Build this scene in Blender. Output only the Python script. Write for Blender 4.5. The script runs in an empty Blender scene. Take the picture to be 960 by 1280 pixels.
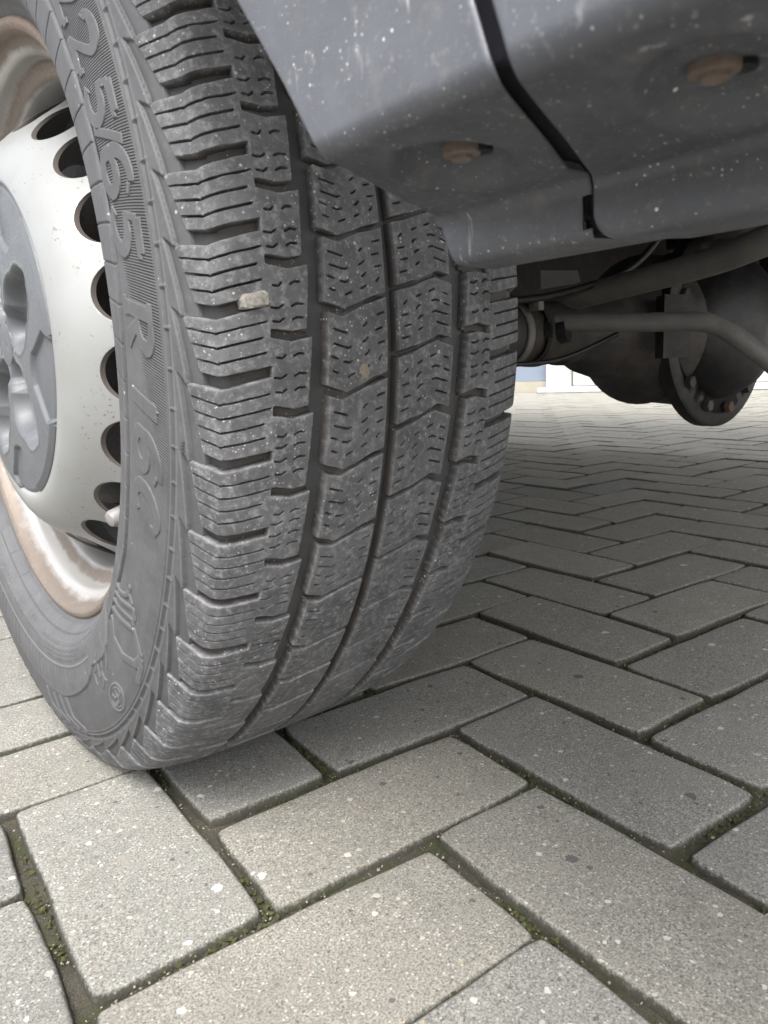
import bpy, bmesh, math, random
import numpy as np
from mathutils import Matrix, Vector
random.seed(7); RS = np.random.RandomState(7)
C = bpy.context.scene.collection
scene = bpy.context.scene
PI = math.pi

# ------------------------------------------------------------------ camera, world, sun, exposure
CAM = Vector((-0.25915, -0.64927, 0.30491))
RX = Vector((0.7757, -0.62894, -0.05212)); RY = Vector((-0.1602, -0.11635, -0.9802)); RZ = Vector((0.61043, 0.7687, -0.19101))
cam_d = bpy.data.cameras.new('camera'); cam = bpy.data.objects.new('camera', cam_d); C.objects.link(cam)
m3 = Matrix((RX, -RY, -RZ)).transposed()
cam.matrix_world = Matrix.Translation(CAM) @ m3.to_4x4()
cam_d.sensor_fit = 'HORIZONTAL'; cam_d.sensor_width = 36; cam_d.lens = 933.5 * 36 / 960
cam_d.clip_start = 0.02; cam_d.clip_end = 2000
cam_d.dof.use_dof = True; cam_d.dof.focus_distance = 0.60; cam_d.dof.aperture_fstop = 36.0
scene.camera = cam

SUN_EL, SUN_AZ = 55, 222      # azimuth measured from +Y (forward) clockwise: behind-left of the camera
world = bpy.data.worlds.new('World'); scene.world = world; world.use_nodes = True
wn = world.node_tree.nodes; wl = world.node_tree.links
sky = wn.new('ShaderNodeTexSky'); sky.sky_type = 'NISHITA'; sky.sun_disc = False
sky.sun_elevation = math.radians(SUN_EL); sky.sun_rotation = math.radians(SUN_AZ)
sky.air_density = 1.0; sky.dust_density = 4.0; sky.ozone_density = 1.0
hsv = wn.new('ShaderNodeHueSaturation'); hsv.inputs['Saturation'].default_value = 0.22
wl.new(sky.outputs[0], hsv.inputs['Color'])
wl.new(hsv.outputs[0], wn['Background'].inputs[0]); wn['Background'].inputs[1].default_value = 0.15
sd = bpy.data.lights.new('sun', 'SUN'); sd.energy = 1.3; sd.angle = math.radians(26); sd.color = (1.0, 0.97, 0.92)
sun = bpy.data.objects.new('sun', sd); C.objects.link(sun)
el, az = math.radians(SUN_EL), math.radians(SUN_AZ)
sdir = Vector((math.sin(az) * math.cos(el), math.cos(az) * math.cos(el), math.sin(el)))
sun.rotation_euler = (-sdir).to_track_quat('-Z', 'Y').to_euler()
scene.view_settings.view_transform = 'Standard'; scene.view_settings.look = 'None'
scene.view_settings.exposure = 1.78; scene.view_settings.gamma = 1.0
scene.cycles.max_bounces = 8; scene.cycles.use_denoising = True

# ------------------------------------------------------------------ helpers
def mesh_np(name, V, F, smooth=True, attrs=None, uv=None):
    V = np.asarray(V, np.float32); F = np.asarray(F, np.int32)
    me = bpy.data.meshes.new(name)
    me.vertices.add(len(V)); me.vertices.foreach_set('co', V.ravel())
    k = F.shape[1]
    me.loops.add(F.size); me.loops.foreach_set('vertex_index', F.ravel())
    me.polygons.add(len(F)); me.polygons.foreach_set('loop_start', np.arange(0, F.size, k, dtype=np.int32))
    me.polygons.foreach_set('loop_total', np.full(len(F), k, np.int32))
    me.polygons.foreach_set('use_smooth', np.full(len(F), smooth))
    for an, av in (attrs or {}).items():
        a = me.attributes.new(an, 'FLOAT', 'POINT'); a.data.foreach_set('value', np.asarray(av, np.float32).ravel())
    me.update(calc_edges=True)
    if uv is not None:
        l = me.uv_layers.new(name='UVMap'); l.data.foreach_set('uv', np.asarray(uv, np.float32)[F.ravel()].ravel())
    return me
def link(name, me, mat=None, parent=None, loc=None):
    o = bpy.data.objects.new(name, me); C.objects.link(o)
    if mat is not None and me is not None and len(me.materials) == 0: me.materials.append(mat)
    if parent is not None: o.parent = parent
    if loc is not None: o.location = loc
    return o
def tag(o, label=None, cat=None, group=None, kind=None):
    for k, v in (('label', label), ('category', cat), ('group', group), ('kind', kind)):
        if v: o[k] = v
    return o
def empty(name, loc=(0, 0, 0)):
    o = bpy.data.objects.new(name, None); o.empty_display_size = .05; C.objects.link(o); o.location = loc; return o
class MB:
    """collects shapes in one bmesh"""
    def __init__(s): s.bm = bmesh.new()
    def box(s, c, d, rot=None, bevel=0):
        r = bmesh.ops.create_cube(s.bm, size=1); vs = r['verts']
        M = Matrix.Translation(c) @ (rot or Matrix()).to_4x4() @ Matrix.Diagonal((*d, 1))
        bmesh.ops.transform(s.bm, matrix=M, verts=vs)
        if bevel:
            es = list({e for v in vs for e in v.link_edges})
            bmesh.ops.bevel(s.bm, geom=es, offset=bevel, segments=2, profile=.5, affect='EDGES')
        return s
    def tube(s, pts, rad, n=20, cap=True):
        pts = [Vector(p) for p in pts]; rads = rad if hasattr(rad, '__len__') else [rad] * len(pts)
        rings = []; T0 = None; N = None
        for i, p in enumerate(pts):
            T = (pts[min(i + 1, len(pts) - 1)] - pts[max(i - 1, 0)]).normalized()
            if N is None: N = T.orthogonal().normalized()
            else: N = (N - T * N.dot(T)).normalized()
            B = T.cross(N)
            rings.append([s.bm.verts.new(p + rads[i] * (math.cos(a) * N + math.sin(a) * B)) for a in [2 * PI * k / n for k in range(n)]])
        for a, b in zip(rings, rings[1:]):
            for k in range(n): s.bm.faces.new((a[k], a[(k + 1) % n], b[(k + 1) % n], b[k]))
        if cap: s.bm.faces.new(rings[0][::-1]); s.bm.faces.new(rings[-1])
        return s
    def lathe(s, prof, n=64, axis='X', centre=(0, 0, 0)):
        c = Vector(centre); rings = []
        for (a, r) in prof:
            ring = []
            for k in range(n):
                t = 2 * PI * k / n
                v = {'X': Vector((a, r * math.cos(t), r * math.sin(t))), 'Y': Vector((r * math.cos(t), a, r * math.sin(t))), 'Z': Vector((r * math.cos(t), r * math.sin(t), a))}[axis]
                ring.append(s.bm.verts.new(c + v))
            rings.append(ring)
        for a, b in zip(rings, rings[1:]):
            for k in range(n): s.bm.faces.new((a[k], a[(k + 1) % n], b[(k + 1) % n], b[k]))
        return s
    def build(s, name, mat, parent=None, smooth=True, angle=40, solid=0):
        bmesh.ops.recalc_face_normals(s.bm, faces=s.bm.faces)
        me = bpy.data.meshes.new(name); s.bm.to_mesh(me); s.bm.free()
        me.polygons.foreach_set('use_smooth', [smooth] * len(me.polygons))
        if smooth: me.set_sharp_from_angle(angle=math.radians(angle))
        me.materials.append(mat)
        o = link(name, me, mat, parent)
        if solid:
            md = o.modifiers.new('thick', 'SOLIDIFY'); md.thickness = solid; md.offset = 0
        return o
def smooth_pts(pts, n=8):
    P = [Vector(p) for p in pts]; P = [P[0]] + P + [P[-1]]; out = []
    for i in range(1, len(P) - 2):
        for k in range(n):
            t = k / n; a, b, c, d = P[i - 1:i + 3]
            out.append(.5 * ((2 * b) + (-a + c) * t + (2 * a - 5 * b + 4 * c - d) * t * t + (-a + 3 * b - 3 * c + d) * t ** 3))
    out.append(P[-2]); return out
def sstep(x): x = np.clip(x, 0, 1); return x * x * (3 - 2 * x)
def seg_d(X, Y, pts, wid=None):
    """distance to polyline minus local half width"""
    D = np.full(np.shape(X), 1e9)
    for i in range(len(pts) - 1):
        (ax, ay), (bx, by) = pts[i], pts[i + 1]
        dx, dy = bx - ax, by - ay; L2 = dx * dx + dy * dy + 1e-12
        k = np.clip(((X - ax) * dx + (Y - ay) * dy) / L2, 0, 1)
        d = np.hypot(X - ax - k * dx, Y - ay - k * dy)
        if wid is not None: d = d - (wid[i] + k * (wid[i + 1] - wid[i]))
        D = np.minimum(D, d)
    return D

# ------------------------------------------------------------------ materials
def mat(name):
    m = bpy.data.materials.new(name); m.use_nodes = True; nt = m.node_tree
    return m, nt, nt.nodes['Principled BSDF']
def N(nt, t, **kw):
    n = nt.nodes.new('ShaderNode' + t)
    for k, v in kw.items():
        if k in n.inputs: n.inputs[k].default_value = v
        else: setattr(n, k, v)
    return n
def ramp(nt, fac, stops, interp='LINEAR'):
    r = nt.nodes.new('ShaderNodeValToRGB'); r.color_ramp.interpolation = interp
    while len(r.color_ramp.elements) < len(stops): r.color_ramp.elements.new(.5)
    for e, (p, c) in zip(r.color_ramp.elements, stops):
        e.position = p; e.color = (c, c, c, 1) if not hasattr(c, '__len__') else (*c, 1)
    nt.links.new(fac, r.inputs[0]); return r.outputs[0]
def mix(nt, fac, a, b, typ='MIX'):
    n = nt.nodes.new('ShaderNodeMix'); n.data_type = 'RGBA'; n.blend_type = typ
    for k, v in ((0, fac), (6, a), (7, b)):
        if hasattr(v, 'links'): nt.links.new(v, n.inputs[k])
        elif k == 0: n.inputs[0].default_value = v
        else: n.inputs[k].default_value = (*v, 1) if len(v) == 3 else v
    return n.outputs[2]
def math_(nt, op, a, b=None, c=None):
    n = nt.nodes.new('ShaderNodeMath'); n.operation = op
    for i, v in enumerate((a, b, c)):
        if v is None: continue
        if hasattr(v, 'links'): nt.links.new(v, n.inputs[i])
        else: n.inputs[i].default_value = v
    return n.outputs[0]
def noise(nt, co, scale, detail=4, rough=.6, dist=0):
    n = N(nt, 'TexNoise', Scale=scale, Detail=detail, Roughness=rough, Distortion=dist); nt.links.new(co, n.inputs['Vector']); return n.outputs[0]
def bump(nt, h, strength, dist, nrm=None):
    b = N(nt, 'Bump', Strength=strength, Distance=dist); nt.links.new(h, b.inputs['Height'])
    if nrm is not None: nt.links.new(nrm, b.inputs['Normal'])
    return b.outputs[0]
def attr(nt, name):
    a = nt.nodes.new('ShaderNodeAttribute'); a.attribute_name = name; return a.outputs['Fac']
def specks(nt, co, scale, thr, size):
    """isolated small dots: 1 inside"""
    v = N(nt, 'TexVoronoi', Scale=scale); nt.links.new(co, v.inputs['Vector'])
    sep = nt.nodes.new('ShaderNodeSeparateColor'); nt.links.new(v.outputs['Color'], sep.inputs[0])
    a = math_(nt, 'LESS_THAN', sep.outputs[0], thr)
    rad = math_(nt, 'MULTIPLY', sep.outputs[1], size)
    b = math_(nt, 'LESS_THAN', v.outputs['Distance'], rad)
    return math_(nt, 'MULTIPLY', a, b), sep.outputs[2]

def rubber(name, tread):
    m, nt, P = mat(name)
    tc = nt.nodes.new('ShaderNodeTexCoord'); geo = nt.nodes.new('ShaderNodeNewGeometry')
    co = geo.outputs['Position']
    h = attr(nt, 'depth'); e = attr(nt, 'edge')
    n1 = noise(nt, co, 45, 6, .65); n2 = noise(nt, co, 260, 5, .7); n3 = noise(nt, co, 1500, 3, .6)
    if tread:
        base = mix(nt, ramp(nt, n1, [(.35, 0), (.68, 1)]), (.050, .050, .053), (.095, .095, .099))
        base = mix(nt, ramp(nt, n2, [(.50, 0), (.72, .75)]), base, (.22, .22, .225))
        fl = noise(nt, co, 95, 8, .78, 1.5)
        base = mix(nt, ramp(nt, fl, [(.56, 0), (.74, .55)]), base, (.23, .23, .235))
        base = mix(nt, math_(nt, 'MULTIPLY', e, ramp(nt, n2, [(.3, .1), (.6, .65)])), base, (.19, .19, .195))
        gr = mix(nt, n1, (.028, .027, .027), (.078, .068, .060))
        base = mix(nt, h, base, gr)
        s1, _ = specks(nt, co, 480, .11, .34); s2, _ = specks(nt, co, 170, .035, .20)
        s3, _ = specks(nt, co, 900, .10, .42)
        base = mix(nt, math_(nt, 'MULTIPLY', math_(nt, 'MAXIMUM', math_(nt, 'MULTIPLY', math_(nt, 'MAXIMUM', s1, s3), .75), s2), ramp(nt, noise(nt, co, 24, 2), [(.38, .1), (.6, .85)])), base, (.50, .50, .48))
        P.inputs['Roughness'].default_value = .68
        hh = math_(nt, 'ADD', math_(nt, 'MULTIPLY', n2, .7), math_(nt, 'MULTIPLY', n3, .35))
        nt.links.new(bump(nt, hh, .55, .0009), P.inputs['Normal'])
    else:
        base = mix(nt, ramp(nt, n1, [(.3, 0), (.7, 1)]), (.050, .050, .052), (.078, .078, .082))
        base = mix(nt, ramp(nt, n2, [(.55, 0), (.8, .6)]), base, (.13, .13, .134))
        base = mix(nt, math_(nt, 'MULTIPLY', e, .5), base, (.16, .16, .164))
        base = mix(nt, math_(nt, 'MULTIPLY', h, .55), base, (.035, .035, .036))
        s1, _ = specks(nt, co, 300, .03, .28)
        base = mix(nt, math_(nt, 'MULTIPLY', s1, .5), base, (.45, .45, .43))
        P.inputs['Roughness'].default_value = .6
        # fine moulded hatching between the two rings, from the unwrapped coordinates (metres along / across)
        uv = nt.nodes.new('ShaderNodeUVMap'); sp = nt.nodes.new('ShaderNodeSeparateXYZ'); nt.links.new(uv.outputs[0], sp.inputs[0])
        t, r = sp.outputs[0], sp.outputs[1]
        ph = math_(nt, 'ADD', math_(nt, 'MULTIPLY', t, 2 * PI / .00165), math_(nt, 'MULTIPLY', r, -2 * PI / .0042))
        w = math_(nt, 'SINE', ph)
        hm = attr(nt, 'hatch')
        wn_ = math_(nt, 'MULTIPLY', math_(nt, 'ADD', math_(nt, 'MULTIPLY', w, .5), .5), hm)
        base = mix(nt, math_(nt, 'MULTIPLY', math_(nt, 'SUBTRACT', hm, wn_), .42), base, (.04, .04, .041))
        b1 = bump(nt, wn_, 1.0, .0009)
        hh = math_(nt, 'ADD', math_(nt, 'MULTIPLY', n2, .6), math_(nt, 'MULTIPLY', n3, .3))
        nt.links.new(bump(nt, hh, .25, .0004, b1), P.inputs['Normal'])
    nt.links.new(base, P.inputs['Base Color'])
    P.inputs['Specular IOR Level'].default_value = .45
    return m
M_TREAD = rubber('tread_rubber', True); M_SIDE = rubber('sidewall_rubber', False)

def simple(name, col, rough=.5, metal=0, dirt=None, dirt_amt=.5, nscale=60, bmp=.2, bdist=.0005, spec=.5):
    m, nt, P = mat(name); co = nt.nodes.new('ShaderNodeNewGeometry').outputs['Position']
    n = noise(nt, co, nscale, 6, .65); n2 = noise(nt, co, nscale * 9, 4, .6)
    c = mix(nt, math_(nt, 'MULTIPLY', ramp(nt, n, [(.4, 0), (.65, 1)]), dirt_amt), col, dirt or tuple(x * .7 for x in col))
    nt.links.new(c, P.inputs['Base Color'])
    nt.links.new(ramp(nt, n2, [(.3, max(0, rough - .1)), (.7, min(1, rough + .12))]), P.inputs['Roughness'])
    P.inputs['Metallic'].default_value = metal; P.inputs['Specular IOR Level'].default_value = spec
    nt.links.new(bump(nt, n2, bmp, bdist), P.inputs['Normal'])
    return m

def mat_rim():
    m, nt, P = mat('rusty_silver_rim'); co = nt.nodes.new('ShaderNodeNewGeometry').outputs['Position']
    n = noise(nt, co, 42, 8, .72, .0); n2 = noise(nt, co, 300, 6, .75); rz = attr(nt, 'rust')
    silver = mix(nt, n2, (.40, .395, .39), (.33, .318, .305))
    grime = mix(nt, n, (.11, .088, .072), (.20, .17, .145))
    rust = mix(nt, ramp(nt, n2, [(.35, 0), (.65, 1)]), (.12, .075, .05), (.26, .19, .14))
    g = math_(nt, 'MULTIPLY', rz, 1.0)
    k1 = ramp(nt, math_(nt, 'ADD', g, math_(nt, 'MULTIPLY', math_(nt, 'SUBTRACT', n, .5), .8)), [(.25, 0), (.6, 1)])
    c = mix(nt, k1, silver, grime)
    k2 = ramp(nt, math_(nt, 'ADD', math_(nt, 'MULTIPLY', g, .75), math_(nt, 'MULTIPLY', math_(nt, 'SUBTRACT', n2, .5), 1.8)), [(.62, 0), (.85, 1)])
    c = mix(nt, k2, c, rust)
    nt.links.new(c, P.inputs['Base Color'])
    nt.links.new(mix(nt, k1, (.28,) * 3, (.55,) * 3), P.inputs['Roughness'])
    P.inputs['Metallic'].default_value = .35
    nt.links.new(bump(nt, math_(nt, 'ADD', n2, math_(nt, 'MULTIPLY', k2, .5)), .3, .0006), P.inputs['Normal'])
    return m
M_RIM = mat_rim()
def mat_disc():
    m, nt, P = mat('silver_steel_paint'); co = nt.nodes.new('ShaderNodeNewGeometry').outputs['Position']
    n = noise(nt, co, 22, 4, .6); n2 = noise(nt, co, 900, 3, .6)
    c = mix(nt, ramp(nt, n, [(.4, 0), (.7, .55)]), (.26, .265, .262), (.22, .22, .208))
    ch0 = attr(nt, 'chip'); ch = math_(nt, 'MINIMUM', ch0, 1.0)
    nn = noise(nt, co, 330, 6, .75)
    big = noise(nt, co, 60, 2, .5)
    k = math_(nt, 'MULTIPLY', ramp(nt, nn, [(.60, 0), (.62, 1)]), ramp(nt, math_(nt, 'ADD', big, math_(nt, 'MULTIPLY', ch, .22)), [(.555, 0), (.61, 1)]))
    c = mix(nt, k, c, (.13, .10, .08)); c = mix(nt, math_(nt, 'GREATER_THAN', ch0, 1.6), c, (.10, .088, .08))
    nt.links.new(c, P.inputs['Base Color']); P.inputs['Metallic'].default_value = .25
    P.inputs['Roughness'].default_value = .34
    nt.links.new(bump(nt, math_(nt, 'SUBTRACT', n2, math_(nt, 'MULTIPLY', k, 3)), .08, .0004), P.inputs['Normal'])
    return m
M_DISC = mat_disc()
M_CAP = simple('grey_cap_plastic', (.085, .090, .098), .45, 0, (.062, .066, .07), .5, 70, .15, .0004)
M_UNDER = simple('grimy_underbody_metal', (.026, .025, .025), .6, .1, (.065, .05, .04), .8, 40, .5, .001)
M_ARM = simple('dusty_grey_tube', (.125, .125, .125), .55, .1, (.18, .162, .14), .8, 35, .4, .0008)
M_BLACK = simple('oily_black_iron', (.010, .010, .012), .42, .2, (.032, .028, .024), .7, 50, .5, .001)
M_RUSTY = simple('rusty_iron', (.08, .055, .045), .75, .2, (.13, .06, .04), .8, 60, .6, .001)
M_BOLT = simple('rusty_bolt', (.20, .17, .15), .7, .2, (.17, .115, .085), .8, 500, .8, .0005)
M_VALVE = simple('grey_valve_cap', (.21, .20, .20), .5, 0, (.16, .15, .15), .5, 300)
M_SEAM_SHADE = simple('black_seam_shade', (.016, .016, .021), .85, 0, (.03, .03, .036), .5, 200, spec=.2)  # near-black colour standing in for the shade inside the skirt seam
M_PANEL = simple('dark_paint', (.12, .125, .14), .3, .1, (.09, .09, .1), .3, 10, .02)
M_WHITEW = simple('white_render', (.52, .52, .515), .7, 0, (.46, .46, .45), .5, 6)
M_BLUE = simple('blue_grey_panel', (.20, .235, .30), .6, 0, (.175, .21, .27), .5, 6)
M_CREAM = simple('cream_plinth', (.36, .33, .27), .8, 0, (.30, .275, .23), .5, 8)
M_ROOF = simple('grey_roof', (.2, .2, .2), .7)

def mat_skirt():
    m, nt, P = mat('dusty_grey_plastic'); g = nt.nodes.new('ShaderNodeNewGeometry'); co = g.outputs['Position']
    n = noise(nt, co, 14, 5, .6); n2 = noise(nt, co, 90, 6, .7); n3 = noise(nt, co, 1400, 3, .6)
    base = mix(nt, ramp(nt, n, [(.35, 0), (.7, 1)]), (.066, .070, .083), (.102, .106, .122))
    base = mix(nt, ramp(nt, n2, [(.55, 0), (.8, .5)]), base, (.19, .18, .165))
    base = mix(nt, ramp(nt, noise(nt, co, 30, 8, .75, .4), [(.5, 0), (.72, .6)]), base, (.055, .055, .058))
    base = mix(nt, ramp(nt, noise(nt, co, 420, 4, .7), [(.58, 0), (.75, .5)]), base, (.26, .255, .24))
    # vertical smears (stretched noise)
    mp = N(nt, 'Mapping'); mp.inputs['Scale'].default_value = (260, 260, 22); nt.links.new(co, mp.inputs[0])
    sm = N(nt, 'TexNoise', Scale=1.0, Detail=3.0, Roughness=.6); nt.links.new(mp.outputs[0], sm.inputs['Vector'])
    base = mix(nt, math_(nt, 'MULTIPLY', ramp(nt, sm.outputs[0], [(.64, 0), (.72, .7)]), ramp(nt, n, [(.45, 0), (.55, 1)])), base, (.42, .42, .43))
    s1, c1 = specks(nt, co, 300, .20, .17); s2, c2 = specks(nt, co, 120, .10, .075); s3, c3 = specks(nt, co, 800, .22, .30)
    cl = ramp(nt, noise(nt, co, 40, 3), [(.35, .15), (.6, 1)])
    base = mix(nt, math_(nt, 'MULTIPLY', math_(nt, 'MAXIMUM', s1, math_(nt, 'MULTIPLY', s3, .8)), cl), base, (.52, .52, .50))
    base = mix(nt, s2, base, mix(nt, math_(nt, 'GREATER_THAN', c2, .75), (.62, .62, .60), (.50, .36, .16)))
    nt.links.new(base, P.inputs['Base Color'])
    nt.links.new(ramp(nt, n2, [(.3, .42), (.7, .60)]), P.inputs['Roughness'])
    P.inputs['Specular IOR Level'].default_value = .5
    nt.links.new(bump(nt, n3, .25, .0004), P.inputs['Normal'])
    return m
M_SKIRT = mat_skirt()

def mat_paver():
    m, nt, P = mat('concrete_paver'); g = nt.nodes.new('ShaderNodeNewGeometry'); co = g.outputs['Position']
    oi = nt.nodes.new('ShaderNodeObjectInfo'); e = attr(nt, 'edge')
    n1 = noise(nt, co, 18, 5, .6); fine = noise(nt, co, 720, 5, .8); mid = noise(nt, co, 300, 4, .7)
    base = mix(nt, ramp(nt, fine, [(.36, 0), (.64, 1)]), (.080, .077, .068), (.425, .412, .372))
    base = mix(nt, ramp(nt, n1, [(.35, 0), (.7, .4)]), base, (.19, .188, .172))
    base = mix(nt, ramp(nt, noise(nt, co, 46, 6, .7, .8), [(.52, 0), (.7, .35)]), base, (.13, .125, .11))
    v = N(nt, 'TexVoronoi', Scale=560.0); nt.links.new(co, v.inputs['Vector'])
    sc_ = nt.nodes.new('ShaderNodeSeparateColor'); nt.links.new(v.outputs['Color'], sc_.inputs[0])
    base = mix(nt, math_(nt, 'MULTIPLY', math_(nt, 'LESS_THAN', v.outputs['Distance'], .42), ramp(nt, sc_.outputs[0], [(.86, 0), (.93, .6)])), base, (.56, .55, .51))
    base = mix(nt, math_(nt, 'MULTIPLY', math_(nt, 'LESS_THAN', v.outputs['Distance'], .42), ramp(nt, sc_.outputs[1], [(.86, 0), (.94, .6)])), base, (.07, .068, .062))
    # per-block tone (real differences between batches)
    tone = ramp(nt, oi.outputs['Random'], [(0, (.84, .85, .87)), (.35, (1, 1, 1)), (.7, (.95, .93, .90)), (1, (1.12, 1.09, 1.06))])
    base = mix(nt, 1.0, base, tone, 'MULTIPLY')
    # aggregate stones
    dco = N(nt, 'VectorMath', operation='ADD')
    nz = N(nt, 'TexNoise', Scale=260.0, Detail=2.0); nt.links.new(co, nz.inputs['Vector'])
    sub = N(nt, 'VectorMath', operation='MULTIPLY'); nt.links.new(nz.outputs['Color'], sub.inputs[0]); sub.inputs[1].default_value = (.004, .004, .0)
    nt.links.new(co, dco.inputs[0]); nt.links.new(sub.outputs[0], dco.inputs[1])
    for sc, thr, size in ((62, .10, .30), (100, .22, .30), (190, .28, .33)):
        vv = N(nt, 'TexVoronoi', Scale=float(sc)); nt.links.new(dco.outputs[0], vv.inputs['Vector'])
        ss = nt.nodes.new('ShaderNodeSeparateColor'); nt.links.new(vv.outputs['Color'], ss.inputs[0])
        msk = math_(nt, 'MULTIPLY', math_(nt, 'LESS_THAN', ss.outputs[0], thr), math_(nt, 'LESS_THAN', vv.outputs['Distance'], math_(nt, 'MULTIPLY', ss.outputs[1], size)))
        col = ramp(nt, ss.outputs[2], [(0, (.56, .55, .51)), (.14, (.42, .41, .38)), (.30, (.44, .33, .20)), (.50, (.33, .23, .17)), (.68, (.50, .47, .40)), (.80, (.26, .24, .21)), (.92, (.07, .07, .075))], 'CONSTANT')
        base = mix(nt, math_(nt, 'MULTIPLY', msk, .75), base, col)
    # grime and moss at the worn edges
    ek = ramp(nt, math_(nt, 'ADD', e, math_(nt, 'MULTIPLY', math_(nt, 'SUBTRACT', mid, .5), .9)), [(.34, 0), (.80, .9)])
    base = mix(nt, ek, base, mix(nt, ramp(nt, noise(nt, co, 55, 4), [(.45, 0), (.65, 1)]), (.030, .027, .020), (.026, .029, .012)))
    nt.links.new(base, P.inputs['Base Color']); P.inputs['Roughness'].default_value = .82
    P.inputs['Specular IOR Level'].default_value = .3
    hh = math_(nt, 'ADD', fine, math_(nt, 'MULTIPLY', mid, .8))
    nt.links.new(bump(nt, hh, .9, .0015), P.inputs['Normal'])
    return m
M_PAV = mat_paver()
def mat_joint():
    m, nt, P = mat('mossy_joint_sand'); co = nt.nodes.new('ShaderNodeNewGeometry').outputs['Position']
    n = noise(nt, co, 38, 4, .6); f = noise(nt, co, 900, 4, .7); f2 = noise(nt, co, 350, 4, .7)
    c = mix(nt, ramp(nt, f, [(.3, 0), (.7, 1)]), (.024, .021, .015), (.10, .088, .066))
    moss = mix(nt, f2, (.018, .021, .008), (.060, .066, .022))
    c = mix(nt, ramp(nt, math_(nt, 'ADD', n, math_(nt, 'MULTIPLY', math_(nt, 'SUBTRACT', f2, .5), .5)), [(.5, 0), (.62, .9)]), c, moss)
    s, _ = specks(nt, co, 620, .22, .38)
    c = mix(nt, math_(nt, 'MULTIPLY', s, .6), c, (.26, .235, .20))
    nt.links.new(c, P.inputs['Base Color']); P.inputs['Roughness'].default_value = .95
    nt.links.new(bump(nt, math_(nt, 'ADD', f, f2), .9, .002), P.inputs['Normal'])
    return m
M_JOINT = mat_joint()
M_GROUND = simple('dusty_ground', (.20, .19, .165), .9, 0, (.15, .145, .13), .6, 2)
M_MOSS = simple('moss_green', (.032, .036, .011), .9, 0, (.072, .074, .024), .8, 200, .8, .001)
M_GRIT = simple('pale_grit', (.30, .275, .235), .8, 0, (.16, .125, .09), .8, 500, .4)
M_STONE = simple('pale_lodged_stone', (.46, .44, .40), .75, 0, (.24, .21, .17), .8, 520, .9, .0012)

# ------------------------------------------------------------------ ground and herringbone paving
ground = link('ground', mesh_np('ground', [(-300, -300, -.07), (300, -300, -.07), (300, 300, -.07), (-300, 300, -.07)], [(0, 1, 2, 3)], False), M_GROUND)
tag(ground, 'flat pale ground that runs out beyond the paving', None, None, 'structure')
PO = np.array([0.14973, -0.22236]); PU = np.array([-0.06523, -0.99787]); PV = np.array([0.99787, -0.06523]); UNIT = 0.10201
BL, BW = .2120, .0996     # block footprint (metres)
W_ = .88607 * UNIT; L_ = 2 * UNIT
s1 = np.array([-1.0195, 1.04687]) * UNIT; s2 = np.array([-1.10381, -3.18786]) * UNIT; v0 = np.array([.02683, -.15005]) * UNIT
def p2w(q): return PO + q[0] * PU + q[1] * PV
ang_u = math.atan2(PU[1], PU[0])
blocks = []
for i in range(-95, 96):
    for j in range(-40, 41):
        b = i * s1 + j * s2
        cu = b + np.array([L_ / 2, W_ / 2]); cv = b + v0 + np.array([W_ / 2 + .001, -L_ / 2 - .001])
        for c, rot in ((cu, 0.0), (cv, -PI / 2 - .020)):
            w = p2w(c)
            if abs(w[0] - 2.2) < 6.2 and abs(w[1] - 1.8) < 5.6: blocks.append((w[0], w[1], ang_u + rot))
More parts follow.
